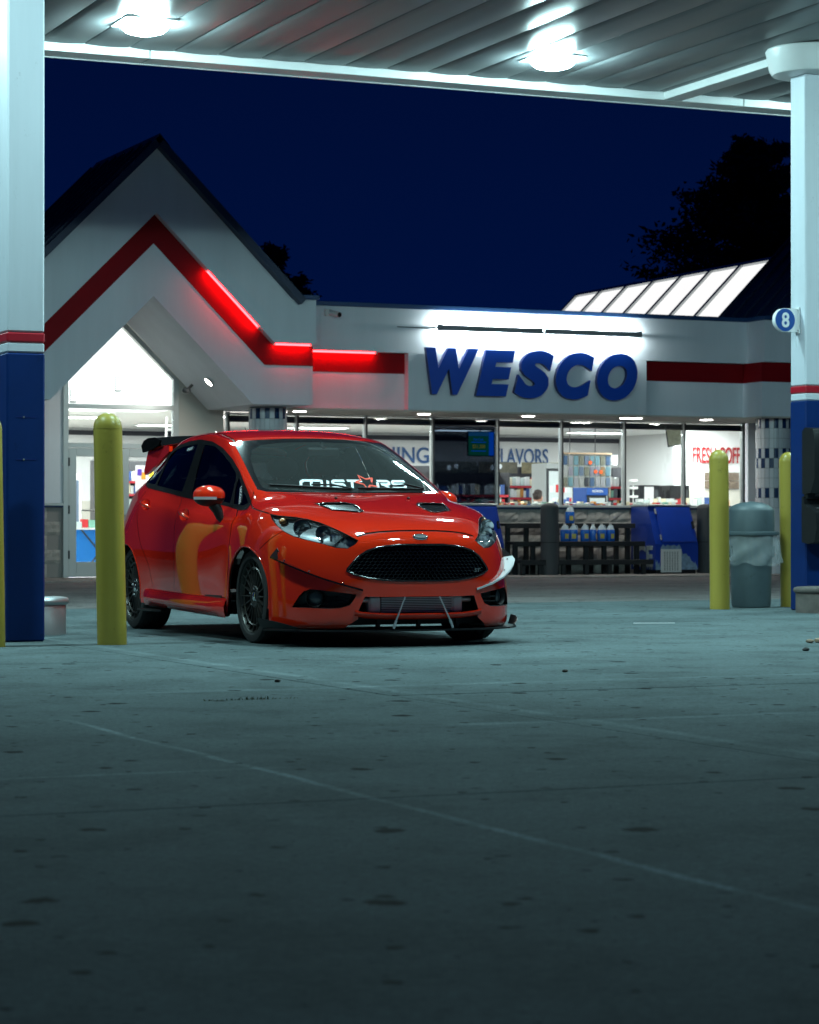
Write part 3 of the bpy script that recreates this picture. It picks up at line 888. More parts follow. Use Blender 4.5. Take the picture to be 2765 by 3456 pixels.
# header posters above the shelves
for i, (a, b_, col) in enumerate(((10.1, 11.0, (70, 72, 66)), (11.05, 11.9, (88, 84, 70)), (12.0, 12.9, (120, 112, 84)), (12.95, 13.55, (60, 66, 60)))):
    h = thing('header_poster', ['dark header poster at the left end above the tobacco shelves', 'brown header poster above the tobacco shelves left of the middle', 'tan camouflage header poster above the tobacco shelves',
              'dark green header poster at the right end above the tobacco shelves'][i], 'poster', at_shop(a, 9.3, 1.81), YAW)
    MB().span((0, 0, 0), (b_ - a, .02, .22)).build('board', pbr('poster', lin(*col), .6, var=.5, vscale=9), h, smooth=0)
    for k in range(2):
        MB().lathe([(0, 0), (.05, 0), (.05, .004), (0, .004)], 8, (.3 + k * .16, -.002, .10 + .03 * k), Matrix.Rotation(R(90), 3, 'X')).build('emblem', M['print_white'], h, smooth=0)
# counter under the windows with small goods
ct_ = thing('counter', 'long white sales counter running just inside the shop windows', 'counter', at_shop(5.9, 1.0), YAW)
MB().span((0, 0, 0), (5.3, .6, 1.02)).build('cabinet', M['shop_beige'], ct_, smooth=0)
MB().span((-.02, -.03, 1.021), (5.32, .63, 1.06), .006).build('top', M['white_plastic'], ct_, smooth=0)
g = MB(); packs(g, .1, 3.5, .06, 1.061, .07, w=(.03, .09), seed=31, weights=(4, 2, 1, 4, 1, 1, 1, 1)); packs(g, .1, 5.2, .25, 1.061, .10, w=(.04, .1), seed=32, weights=(5, 3, 1, 3, 1, 2, 1, 1))
tag(g.build('counter_goods', pack_mats, None, smooth=0, loc=at_shop(5.9, 1.0), rot=(0, 0, YAW)), 'row of small red and white sweets packs along the counter top', 'snacks', kind='stuff')

# lottery screen
scr = thing('lottery_screen', 'hanging green and blue lottery screen showing $21,308 behind the tinted pane', 'screen', at_shop(6.88, 1.0, 1.87), YAW)
MB().span((0, 0, 0), (.47, .04, .40), .005).build('casing', M['black_plastic'], scr, smooth=0)
MB().span((.012, -.004, .012), (.37, -.001, .32)).build('screen_panel', emitter('screen_green', lin(10, 120, 88), 3.0), scr, smooth=0)
MB().span((.012, -.004, .322), (.37, -.001, .388)).build('screen_panel', emitter('screen_teal', lin(40, 120, 170), 3.5), scr, smooth=0)
MB().span((.372, -.004, .012), (.458, -.001, .388)).build('screen_panel', emitter('screen_blue', lin(0, 110, 255), 4.0), scr, smooth=0)
M['scr_txt'] = emitter('screen_gold', lin(190, 170, 60), 3.5); M['scr_blue'] = emitter('screen_azure', lin(0, 120, 255), 3.5)
text('figures', '$21,308', 'scr_txt', scr, (.08, -.006, .12), .065, width=.22)
for z in (.075, .215): MB().span((.06, -.006, z), (.32, -.005, z + .016)).build('screen_line', M['scr_blue'], scr, smooth=0)
text('figures', 'Fast Cash', 'scr_blue', scr, (.10, -.006, .25), .04, width=.17)
MB().cyl((.23, .02, .40), (.23, .02, .78), .012, 8).build('hanger', M['black_plastic'], scr)

# hanging card rack
cr = thing('card_rack', 'clear hanging rack of small ticket cards with orange stickers behind the third clear pane', 'rack', at_shop(9.10, 2.0, 1.40), YAW)
MB().span((0, .01, 0), (.92, .02, .56)).build('back_sheet', flat('acryl', (.40, .41, .40)), cr, smooth=0)
MB().span((-.01, -.01, .56), (.93, .03, .585)).build('top_rail', flat('wood', lin(200, 170, 140)), cr, smooth=0)
cc = [lin(*c) for c in ((90, 105, 125), (140, 140, 145), (60, 85, 115), (105, 105, 92), (95, 130, 140), (130, 105, 75), (150, 150, 150), (50, 52, 58), (125, 122, 135), (165, 125, 70))]
cards = [MB().span((0, 0, 0), (.078, .006, .15)).mesh('card', flat('card', c), 0) for c in cc]
rnd = random.Random(4)
for r in range(3):
    for k in range(9):
        link('card', rnd.choice(cards), cr, (.012 + k * .101, .0, .02 + r * .18))
for x, z in ((.52, .42), (.62, .27), (.72, .265)):
    MB().lathe([(0, 0), (.032, 0), (.032, .004), (0, .004)], 14, (x, -.003, z), Matrix.Rotation(R(90), 3, 'X')).build('sticker', flat('orange', lin(250, 95, 30)), cr, smooth=0)
for x in (.14, .62): MB().cyl((x, .01, .585), (x, .01, 1.26), .008, 6).build('hanger', M['dark_frame'], cr)
MB().span((.93, .0, .38), (1.04, .01, .55)).build('notice', M['print_white'], cr, smooth=0)

def cooler(s, y, w, h, d, header, label, hdr_col, txt=None, lit=.6):
    o = thing('drinks_cooler', label, 'fridge', at_shop(s, y), YAW, 'drinks coolers')
    bl = flat('cooler', lin(*hdr_col))
    MB().span((0, .02, 0), (w, d, h), .01).build('cabinet', bl, o, smooth=0)
    MB().span((.0, -.02, h - header), (w, .019, h), .006).build('header', bl, o, smooth=0)
    dr = MB().span((.02, -.012, .1), (w - .02, .018, h - header - .01), .004).build('door', M['dark_frame'], o, smooth=0)
    MB().span((.06, -.016, .14), (w - .06, -.013, h - header - .05)).build('door_glass', flat('cool', (.5, .55, .56)), dr, smooth=0)
    g = MB()
    for k, z in enumerate(np.arange(.2, h - header - .25, .24)):
        packs(g, .08, w - .08, -.04, z, .17, w=(.05, .07), seed=int(s * 10) + k, weights=(4, 3, 1, 2, 4, 1, 0, 2)); 
        for f in range(1): pass
    mb2 = MB(); mb2.v = [(x, y_ * .15 - .014, z) for x, y_, z in g.v]; mb2.f = g.f; mb2.m = g.m
    mb2.build('drinks', pack_mats, o, smooth=0, kind='stuff')
    if txt: text('lettering', txt, 'print_white', o, (w * .25, -.024, h - header * .65), header * .3, width=w * .5)
    return o
cooler(10.40, 3.6, .42, 1.44, .5, .14, 'small blue drinks cooler in front of the taller coolers', (25, 80, 160), 'REFRESH')
cooler(12.10, 7.0, .62, 2.02, .6, .16, 'tall blue headed drinks cooler behind the card rack', (40, 110, 190))
cooler(11.35, 7.0, .62, 1.95, .6, .10, 'tall grey drinks cooler full of bottles left of the blue one', (150, 155, 155))
# wire stand, coffee machines, map, box
ws = thing('snack_stand', 'slim white wire snack stand just inside the fourth clear pane', 'stand', at_shop(11.0, 3.0), YAW)
MB().cyl((0, 0, 0), (0, 0, 1.58), .012, 8).build('post', M['white_plastic'], ws)
MB().lathe([(0, 0), (.2, 0), (.2, .02), (0, .02)], 16).build('base', M['white_plastic'], ws)
for k, z in enumerate((1.1, 1.25, 1.4, 1.53)):
    MB().lathe([(0, z), (.085, z), (.085, z + .04), (.08, z + .04), (.078, z + .008), (0, z + .008)], 16).build('tray', M['white_plastic'], ws)
mp = thing('hanging_map', 'framed map hanging tilted inside the window near the coffee words', 'map', at_shop(10.40, .8, 2.09), YAW)
MB().box((.14, 0, .14), (.29, .02, .31), .004, Matrix.Rotation(R(-9), 3, 'Y')).build('frame', M['black_plastic'], mp, smooth=0)
MB().box((.14, -.012, .14), (.26, .004, .28), 0, Matrix.Rotation(R(-9), 3, 'Y')).build('sheet', pbr('map_sheet', lin(190, 190, 165), .6, var=.3, vscale=14), mp, smooth=0)
cb = thing('coffee_bench', 'white coffee bench along the right hand windows', 'counter', at_shop(11.0, 3.4), YAW)
MB().span((.3, 0, 0), (2.3, .6, 1.08)).build('cabinet', M['shop_beige'], cb, smooth=0); MB().span((.28, -.03, 1.081), (2.32, .62, 1.12)).build('top', M['white_plastic'], cb, smooth=0)
for i, x in enumerate((11.42, 12.02)):
    k = thing('coffee_machine', ['dark coffee machine with a bright white front panel', 'plain dark coffee machine at the right end of the bench'][i], 'coffee machine', at_shop(x, 3.5, 1.121), YAW, 'coffee machines')
    MB().span((0, 0, 0), (.40, .4, .36), .01).build('body', M['black_plastic'], k, smooth=0)
    if i == 0: MB().span((.08, -.008, .02), (.27, -.001, .33), .002).build('lit_panel', emitter('lit_panel', (1, 1, 1), 1.3), k, smooth=0)
    MB().span((.29, -.01, .08), (.36, -.001, .28)).build('spout', M['grey_plastic'], k, smooth=0)
g = MB(); packs(g, .35, 2.2, .03, 1.121, .15, w=(.05, .12), seed=77, weights=(6, 4, 1, 1, 1, 2, 1, 1))
tag(g.build('cups', pack_mats, None, smooth=0, loc=at_shop(11.0, 3.4), rot=(0, 0, YAW)), 'mixed cups and packs standing on the coffee bench', 'cups', kind='stuff')
pst = thing('wall_poster', 'photo poster of dark cups on the wall under the red coffee words', 'poster', at_shop(14.2, 5.95, 1.47), YAW)
for i in range(2):
    MB().span((0, 0, i * .16), (.75, .015, i * .16 + .15)).build('panel', pbr('photo', lin(120, 105, 90), .5, var=.6, vscale=11), pst, smooth=0)
# behind the door: table with blue cloth, bright poster, white cooler
tb = thing('display_table', 'folding table with a bright blue cloth and goods behind the left door', 'table', at_shop(.75, 2.4), YAW)
MB().span((0, 0, .70), (1.0, .6, .73)).build('top', M['white_plastic'], tb, smooth=0)
MB().span((-.005, .2, .15), (1.005, .21, .70)).build('cloth', flat('cloth', lin(20, 130, 220)), tb, smooth=0)
for a, b_ in ((.2, .8), (.8, .2)): MB().cyl((a, .05, .0), (b_, .05, .70), .014, 6).build('leg', M['dark_frame'], tb)
g = MB(); packs(g, .02, .98, .1, .731, .14, w=(.08, .16), seed=12)
tag(g.build('table_goods', pack_mats, None, smooth=0, loc=at_shop(.75, 2.4), rot=(0, 0, YAW)), 'boxes and bottles on the blue clothed table', 'goods', kind='stuff')
wp = thing('bright_poster', 'colourful purple and orange poster behind the right door', 'poster', at_shop(2.0, 3.0, 1.30), YAW)
MB().span((0, 0, 0), (.30, .01, .42)).build('sheet', flat('sheet', lin(225, 215, 220)), wp, smooth=0)
for k, c in enumerate(((80, 50, 160), (230, 150, 40), (200, 40, 60), (240, 200, 60))):
    MB().span((.03 + .065 * k, -.006, .26 - .06 * (k % 2)), (.10 + .065 * k, -.001, .36 - .05 * (k % 3))).build('print', flat('print', lin(*c)), wp, smooth=0)
gd = shelf_unit(2.2, 3.4, 3.2, [.3, .6, .9], 'low goods shelves seen through the right door', 51)
cl = thing('ladder', 'white folding ladder standing inside behind the entrance glass', 'ladder', at_shop(2.42, 3.0), YAW)
for x in (0, .28): MB().cyl((x * .8 + .02, 0, 0), (x * .45 + .1, 0, 2.5), .02, 8).build('rail', M['white_plastic'], cl)
for k in range(8): MB().span((.04 + k * .008, -.03, .25 + k * .29), (.27 - k * .012, .03, .28 + k * .29)).build('rung', M['white_plastic'], cl, smooth=0)
fz = thing('glass_fridge', 'narrow glass fronted fridge behind the left door', 'fridge', at_shop(.95, 4.3), YAW)
MB().span((0, 0, 0), (.55, .5, 1.6), .01).build('cabinet', M['white_plastic'], fz, smooth=0)
MB().span((.05, -.01, .15), (.5, -.001, 1.5)).build('door_glass', flat('cool2', (.12, .16, .22)), fz, smooth=0)

# ------------------------------------------------------------------ the person behind the counter
def skin_body(name, joints, edges, m, parent, sub=2):
    me = D.meshes.new(name); me.from_pydata([j[0] for j in joints], edges, [])
    o = D.objects.new(name, me); C.objects.link(o); o.parent = parent
    md = o.modifiers.new('skin', 'SKIN'); md.use_smooth_shade = True
    sv = me.skin_vertices[0].data if me.skin_vertices else None
    if sv is None:
        return o
    for i, j in enumerate(joints):
        r = j[1]; sv[i].radius = (r, r) if not isinstance(r, tuple) else r
        sv[i].use_root = (i == 0)
    md2 = o.modifiers.new('sub', 'SUBSURF'); md2.levels = sub; md2.render_levels = sub
    me.materials.append(m)
    return o
pp = at_shop(9.47, 3.75, -.12)
per = thing('person', 'person with short dark hair in a dark top bending behind the counter', 'person', pp, YAW + 2.3)
skin = pbr('skin', lin(205, 150, 125), .5)
J = [((0, 0, .82), .13), ((0, -.02, 1.0), .12), ((0, -.06, 1.14), .14), ((0, -.10, 1.22), .055), ((0, -.13, 1.28), .055),
     ((-.17, -.08, 1.15), .06), ((-.24, -.12, .92), .045), ((-.20, -.30, .82), .036), ((-.17, -.38, .80), .03),
     ((.17, -.08, 1.15), .06), ((.24, -.12, .92), .045), ((.20, -.30, .82), .036), ((.17, -.38, .80), .03),
     ((-.09, 0, .76), .095), ((-.10, -.02, .45), .07), ((-.10, .01, .07), .045), ((-.10, -.12, .035), .035),
     ((.09, 0, .76), .095), ((.10, -.02, .45), .07), ((.10, .01, .07), .045), ((.10, -.12, .035), .035)]
Eg = [(0, 1), (1, 2), (2, 3), (3, 4), (2, 5), (5, 6), (6, 7), (7, 8), (2, 9), (9, 10), (10, 11), (11, 12), (0, 13), (13, 14), (14, 15), (15, 16), (0, 17), (17, 18), (18, 19), (19, 20)]
try:
    body = D.meshes.new('body'); 
    bo = D.objects.new('body', body)
    body.from_pydata([j[0] for j in J], Eg, [])
    C.objects.link(bo); bo.parent = per
    md = bo.modifiers.new('skin', 'SKIN'); md.use_smooth_shade = True
    lay = body.skin_vertices[0].data
    for i, j in enumerate(J):
        lay[i].radius = (j[1], j[1]); lay[i].use_root = (i == 0)
    ms_ = bo.modifiers.new('sub', 'SUBSURF'); ms_.levels = 2; ms_.render_levels = 2
    body.materials.append(flat('shirt', (.03, .032, .04)))
except Exception as e:
    print('person body', e)
hd = MB()
hd.sphere((0, -.15, 1.37), (.078, .098, .115), 20, 14)
hd.sphere((0, -.25, 1.355), (.014, .02, .02), 8, 6)
for sx in (-1, 1): hd.sphere((sx * .078, -.14, 1.365), (.012, .025, .034), 8, 6)
h_o = hd.build('head', skin, per, 60)
hr = MB()
rn = random.Random(3)
for k in range(70):
    a = rn.uniform(0, 2 * math.pi); e = rn.uniform(.15, 1.5)
    x, y, z = math.cos(a) * math.cos(e), math.sin(a) * math.cos(e), math.sin(e)
    if y < -.55 and z < .45: continue
    hr.sphere((x * .076, -.145 + y * .095, 1.385 + z * .105), rn.uniform(.02, .034), 7, 5)
hr.sphere((0, -.135, 1.40), (.083, .098, .105), 16, 10)
hr.build('hair', flat('hair', (.035, .022, .015)), per, 60)
MB().sphere((-.028, -.235, 1.375), .009, 8, 6).build('eye', flat('eye', (.6, .6, .6)), per); MB().sphere((.028, -.235, 1.375), .009, 8, 6).build('eye', flat('eye', (.6, .6, .6)), per)
MB().sphere((0, -.243, 1.315), (.02, .006, .006), 8, 6).build('mouth', flat('lip', lin(160, 90, 85)), per)

# ------------------------------------------------------------------ in front of the shop
ice_blue = pbr('ice_blue', (.006, .045, .36), .35, var=.15, vscale=3, coat=.3)
ice_snow = pbr('ice_snow', (.20, .30, .42), .5, var=.5, vscale=14)
def freezer(s0, s1, label, letters):
    o = thing('ice_freezer', label, 'ice freezer', W(s0, .95, .012), YAW, 'blue ice freezers')
    w = s1 - s0
    prof = [(.78, .06), (.78, 1.055), (.26, 1.055), (.0, .46), (.0, .06)]     # (y, z): back to front, sloping door
    MB().prism(prof, 0, 0, w).build('cabinet', ice_blue, o, smooth=0)
    MB().span((.03, .03, 0), (w - .03, .75, .059)).build('plinth', M['black_plastic'], o, smooth=0)
    MB().span((-.01, .22, 1.056), (w + .01, .79, 1.085), .006).build('lid_trim', M['alu'], o, smooth=0)
    ang = math.atan2(.26, .595)
    Rm = Matrix.Rotation(-ang, 3, 'X')
    n = Vector((0, -math.cos(ang), math.sin(ang)))
    cen = Vector((w * .56, .13, .7575))
    MB().box(cen + n * .018, (w * .80, .034, .60), .010, Rm).build('door', ice_blue, o, smooth=0)
    for dz in (-.22, .22):
        MB().box(cen + Rm @ Vector((-w * .40 - .02, -.03, dz)), (.022, .03, .09), .004, Rm).build('hinge', M['steel'], o, smooth=0)
    MB().box(cen + Rm @ Vector((w * .40 - .02, -.05, -.02)), (.03, .05, .12), .006, Rm).build('latch', M['black_plastic'], o, smooth=0)
    v = MB().span((.09, -.014, .02), (.46, -.001, .385), .005).build('vent_grille', M['white_plastic'], o, smooth=0)
    for i in range(6): 
        for j in range(12):
            MB().span((.145 + i * .046, -.0165, .055 + j * .025), (.168 + i * .046, -.0145, .066 + j * .025)).build('slot', M['grey_plastic'], v, smooth=0)
    # frosty print round the foot
    rn = random.Random(9)
    for x0, x1, hh in ((.0, .088, .22), (.462, .70, .36), (.70, w, .16)):
        pts = [(x0, .062)]; k = 8
        for i in range(k + 1):
            x = x0 + (x1 - x0) * i / k; pts.append((x, max(.08, hh * (1 - .5 * i / k) + rn.uniform(-.04, .05))))
        pts.append((x1, .062))
        MB().prism(pts, 1, -.004, -.0005).build('frost_print', ice_snow, o, smooth=0)
    pts = [(.09, .387)] + [(.09 + .37 * i / 9, .40 + .06 * abs(math.sin(i * 1.4))) for i in range(10)] + [(.46, .387)]
    MB().prism(pts, 1, -.004, -.0005).build('frost_print', ice_snow, o, smooth=0)
    if letters:
        me = text_mesh('ICE', .34, depth=.006, bold=.03, width=.62); me.name = 'lettering'
        me.materials.append(pbr('ice_letters', (.34, .40, .42), .5, var=.4, vscale=10))
        l = link('lettering', me, o, (-.004, .70, .10), (0, 0, R(-90)))
        for k in range(9):
            y = .70 - .03 - k * .068
            MB().prism([(y, .10), (y - .03, .10), (y - .014, .10 - random.uniform(.02, .05))], 0, -.006, -.001).build('icicle', M['ice_drip'] if 'ice_drip' in M else M.setdefault('ice_drip', flat('drip', (.34, .40, .42))), o, smooth=0)
    return o
freezer(9.19, 9.955, 'sloping blue ice freezer at the right end of the black rack', True)
freezer(5.60, 6.56, 'blue ice freezer half hidden by the red car, left of the black rack', False)

rack = thing('display_rack', 'black three tier stepped rack of planks and posts against the block wall', 'rack', W(6.78, .95, .012), YAW)
bw = pbr('rack_black', (.014, .016, .018), .6, var=.2)
for i, (y, z, x0, x1) in enumerate(((.62, .785, .04, 2.31), (.32, .505, .02, 2.32), (.02, .225, .0, 2.30))):
    for k in range(3):
        MB().span((x0, y - .13 + k * .092, z - .045), (x1, y - .13 + k * .092 + .084, z), .004).build('plank', bw, rack, smooth=0)
    MB().span((x0, y - .16, z - .075), (x1, y - .132, z + .002), .003).build('front_board', bw, rack, smooth=0)
    for k, x in enumerate(([.1, .42, .95, 1.55, 2.0, 2.2], [.08, .38, 1.0, 1.3, 1.62, 2.2], [.06, .36, .75, 1.15, 1.55, 2.15])[i]):
        MB().span((x - .035, y - .125, .0), (x + .035, y - .07, z - .046), .003).build('post', bw, rack, smooth=0)

jl = M['jug_blue'] = pbr('washer_fluid', (.015, .14, .60), .25, coat=.4, var=.1, vscale=20)
jt = M['jug_clear'] = pbr('clear_plastic', (.50, .60, .66), .3)
yl = flat('jug_label', lin(190, 180, 90))
def jug():
    o = thing('washer_fluid_jug', '', 'jug', (0, 0, 0), YAW, 'blue washer fluid jugs')
    w, d = .068, .05
    def ring(sx, sy, z, n=16):
        return [(math.copysign(abs(math.cos(a)) ** .5, math.cos(a)) * sx, math.copysign(abs(math.sin(a)) ** .5, math.sin(a)) * sy, z) for a in [2 * math.pi * k / n for k in range(n + 1)]]
    MB().grid([ring(w * .9, d * .9, 0), ring(w, d, .012), ring(w, d, .10), ring(w * .97, d * .97, .165), ring(w * .90, d * .90, .182)]).build('fluid_body', jl, o, 60)
    MB().grid([ring(w * .9, d * .9, .182), ring(w * .62, d * .62, .225), ring(w * .34, d * .34, .25)]).build('shoulder', jt, o, 60)
    MB().cyl((0, 0, .246), (0, 0, .275), .021, 14).build('cap', M['white_plastic'], o)
    MB().tube([(.018, .0, .243), (.048, 0, .245), (.062, 0, .225), (.060, 0, .185)], .009, 8).build('handle', jt, o)
    MB().span((-.034, -d - .002, .045), (.034, -d + .004, .12)).build('jug_label', yl, o, smooth=0)
    return o
j0 = jug()
jp = [(7.765, .63, .517, 'first jug from the left on the middle tier beside the ribbed post'), (7.915, .63, .517, 'second jug on the middle tier below the single upper jug'),
      (8.115, .63, .517, 'third jug on the middle tier right of the gap'), (8.262, .63, .517, 'fourth jug on the middle tier with its handle showing'),
      (8.41, .63, .517, 'fifth jug on the middle tier next to the last'), (8.565, .63, .517, 'last jug at the right end of the middle tier row'), (8.01, .33, .797, 'lone jug up on the top tier of the black rack')]
for i, (s, t, z, lb) in enumerate(jp):
    o = j0 if i == 0 else copy_tree(j0)
    o.location = W(s, t, z); o.rotation_euler = (0, 0, YAW + [0.2, -.3, .1, .9, -.2, .3, .05][i])
    o['label'] = 'blue washer fluid: ' + lb

def ribbed_post(x, y, label):
    o = thing('ribbed_bollard', label, 'bollard', (x, y, .0), 0, 'dark ribbed bollards')
    n = 120; prof = []
    mb = MB(); P = []
    for z, k in ((0, 1), (.005, 1), (1.02, 1), (1.05, .97), (1.08, .86), (1.10, .6), (1.11, .0)):
        P.append([((.135 + (.0035 if (i // 2) % 2 else -.0015)) * k * math.cos(2 * math.pi * i / n), (.135 + (.0035 if (i // 2) % 2 else -.0015)) * k * math.sin(2 * math.pi * i / n), z) for i in range(n + 1)])
    mb.grid([r[::-1] for r in P]).build('sleeve', M['grey_plastic'], o, 50)
    MB().lathe([(.139, .50), (.1395, .505), (.139, .51)], 48).build('seam_ring', M['black_plastic'], o)
    return o
ribbed_post(2.136, 37.66, 'dark ribbed bollard standing before the black rack of jugs')
ribbed_post(4.70, 39.2, 'dark ribbed bollard between the ice freezer and a yellow bollard')

# yellow bollards
def bollard(x, y, h, lean, label, r=.09):
    o = thing('yellow_bollard', label, 'bollard', (x, y, 0), random.uniform(0, 6), 'yellow bollards')
    prof = [(r * 1.02, 0)] + [(r * (1.02 - .03 * k / 6), (h - r) * k / 6) for k in range(1, 7)] + [(r * .99 * math.cos(a), h - r + r * 1.05 * math.sin(a)) for a in [R(8 * k) for k in range(1, 12)]] + [(0, h)]
    M3 = Matrix(((1, 0, lean[0]), (0, 1, lean[1]), (0, 0, 1)))
    Mi = Matrix.Rotation(-o.rotation_euler.z, 3, 'Z')
    MB().lathe(prof, 40, (0, 0, 0), Mi @ M3).build('sleeve', M['yellow'], o, 60)
    MB().lathe([(r * 1.0, h - r * 1.08), (r * 1.008, h - r * 1.05), (r * 1.0, h - r * 1.02)], 40, (0, 0, 0), Mi @ M3).build('cap_seam', M['yellow'], o, 60)
    return o
bollard(-1.850, 15.37, 1.437, (-.021, 0), 'yellow domed bollard leaning slightly in front of the red car')
bollard(-2.557, 15.07, 1.42, (-.015, 0), 'yellow bollard cut by the left edge beside the blue column foot')
bollard(-2.90, 18.05, 1.42, (.0, 0), 'yellow bollard hidden behind the left column, mirrored in the car door')
bollard(2.772, 22.07, 1.42, (-.006, 0), 'yellow bollard standing left of the grey litter bin', .087)
bollard(3.505, 22.74, 1.42, (-.012, 0), 'yellow bollard half hidden behind the right blue column', .087)

# litter bin
bin_m = pbr('bin_grey', (.065, .095, .108), .5, scuff=.4, var=.12, vscale=6)
tc = thing('litter_bin', 'grey domed litter bin with a loose clear bag under its rim', 'litter bin', (3.122, 22.58, 0), 0)
MB().lathe([(0, .004), (.170, .004), (.178, .02), (.190, .40), (.202, .66), (0, .66)], 36).build('body', bin_m, tc)
for a in (R(200), R(340)):
    MB().span((-.01, -.02, .46), (.02, .02, .56), .006).build('lug', bin_m, tc, loc=(.195 * math.cos(a), .195 * math.sin(a), 0), rot=(0, 0, a))
MB().lathe([(.215, .655), (.252, .657), (.256, .67), (.252, .688), (.216, .692)], 40).build('rim', bin_m, tc)
MB().lathe([(.214, .690), (.212, .88), (.206, .895), (.17, .93), (.10, .955), (0, .968)], 40).build('hood', bin_m, tc)
bag = D.materials.new('clear_bag'); bag.use_nodes = True
nt = bag.node_tree; nt.nodes.clear()
o_ = nt.nodes.new('ShaderNodeOutputMaterial'); t_ = nt.nodes.new('ShaderNodeBsdfTransparent'); d_ = nt.nodes.new('ShaderNodeBsdfPrincipled'); m_ = nt.nodes.new('ShaderNodeMixShader')
d_.inputs['Base Color'].default_value = (.62, .68, .70, 1); d_.inputs['Roughness'].default_value = .25
m_.inputs[0].default_value = .30
nt.links.new(t_.outputs[0], m_.inputs[1]); nt.links.new(d_.outputs[0], m_.inputs[2]); nt.links.new(m_.outputs[0], o_.inputs[0])
P = []; nb = 140
for j in range(15):
    f = j / 14; row = []
    for i in range(nb + 1):
        a = 2 * math.pi * i / nb
        fold = math.sin(a * 9 + 2.6 * math.sin(a * 2 + f) + f * 2) * .010 + math.sin(a * 23 + 3 * math.sin(a * 3) - f * 4) * .006 + .008 * math.sin(a * 5 + 9 * f)
        out = .236 + .012 * math.sin(f * 3) + fold * (.3 + f) + .05 * f * max(0, math.cos(a)) ** 3 - .02 * f
        length = .25 + .045 * math.sin(a + 2.0) + .012 * math.sin(a * 7) - .03 * math.cos(a)
        z = .658 - length * f + .012 * math.sin(a * 5 + f * 4) * f
        row.append((out * math.cos(a), out * math.sin(a), z))
    P.append(row)
MB().grid(P).build('bag', bag, tc, 70)

# pump island guards at both edges
def guard(name, m, x, y, L_, w, h, label, rz):
    o = thing(name, label, 'kerb guard', (x, y, 0), rz)
    def stadium(r, z, n=18):
        p = [(L_ - w / 2 + r * math.cos(a) if True else 0, r * math.sin(a), z) for a in [-math.pi / 2 + math.pi * k / n for k in range(n + 1)]]
        p += [(-L_ + w / 2 + r * math.cos(a), r * math.sin(a), z) for a in [math.pi / 2 + math.pi * k / n for k in range(n + 1)]]
        return p + [p[0]]
    r = w / 2
    MB().grid([q[::-1] for q in (stadium(r, 0.0), stadium(r, h - .06), stadium(r - .004, h - .052))][::1]).build('skirt', m, o, 50)
    MB().grid([q[::-1] for q in (stadium(r - .01, h - .055), stadium(r + .012, h - .05), stadium(r + .022, h - .03), stadium(r + .012, h - .008), stadium(r - .02, h), stadium(.01, h - .002))]).build('rolled_rim', m, o, 60)
    return o
p = Vector((-2.36, 16.93, 0)); ax = Vector((math.cos(YAW), math.sin(YAW), 0))
c0 = p - ax * 0.80
guard('island_guard', M['steel'], c0.x, c0.y, .80, .40, .255, 'polished steel island guard with rolled rim behind the left column', YAW)
p = Vector((3.33, 21.10, 0)); c0 = p + ax * 1.0
guard('island_guard', M['aggregate'], c0.x, c0.y, 1.0, .42, .222, 'rough brown concrete island guard with rounded rim by the right column', YAW)

# number 8 flag sign
ns = thing('pump_number_sign', 'round ended white flag sign with a blue disc numbered 8 on the right column', 'sign', (3.46, 21.57, 2.545), YAW)
mb = MB(); pts = [(-.145 + .103 * math.cos(a), .103 * math.sin(a)) for a in [math.pi / 2 + math.pi * k / 20 for k in range(21)]] + [(-.012, -.103), (-.012, .103)]
mb.prism(pts, 1, .10, .145).build('plate', M['print_white'], ns, 30)
MB().span((-.012, .085, -.115), (-.001, .16, .115), .002).build('bracket', M['white_paint'], ns, smooth=0)
for z in (-.09, .09): MB().cyl((-.013, .095, z), (-.018, .095, z), .006, 8).build('bolt', M['steel'], ns)
MB().lathe([(0, 0), (.099, 0), (.099, .003), (0, .003)], 40, (-.145, .099, 0), Matrix.Rotation(R(90), 3, 'X')).build('disc', pbr('sign_disc', (.01, .07, .30), .35), ns, 30)
text('numeral', '8', 'print_white', ns, (-.183, .094, -.066), .132, width=.076, bold=.02)
MB().cyl((-.02, .12, -.12), (-.02, .12, -.24), .002, 6).build('cable', M['white_paint'], ns)

# squeegee and towel unit on the right column
su = thing('windscreen_service_unit', 'black plastic towel and squeegee unit fixed low on the right blue column', 'service unit', (3.46, 21.57, 0), YAW)
bp = M['black_plastic']
def rbox(lo, hi, b): return MB().span(lo, hi, b)
MB().prism([(-.005, 1.02), (-.005, 1.57), (-.05, 1.60), (-.17, 1.585), (-.20, 1.50), (-.20, 1.16), (-.14, 1.03)], 0, -.04, .30).build('towel_housing', bp, su, 30)
MB().span((-.02, -.06, .98), (.28, -.004, 1.03)).build('slot', M['dark_frame'], su, smooth=0)
MB().span((.06, -.06, 1.00), (.14, -.055, 1.05)).build('towel', M['print_white'], su, smooth=0)
MB().prism([(-.005, .60), (-.005, 1.0), (-.03, 1.0), (-.05, .93), (-.22, .86), (-.24, .72), (-.20, .60), (-.10, .585)], 0, -.045, .30).build('squeegee_bucket', bp, su, 30)
for x in (.03, .14): MB().cyl((x, -.12, .78), (x + .08, -.16, 1.06), .012, 8).build('squeegee_handle', bp, su)
MB().span((.02, -.19, .885), (.16, -.09, .905), .004).build('squeegee_blade', M['grey_plastic'], su, smooth=0)

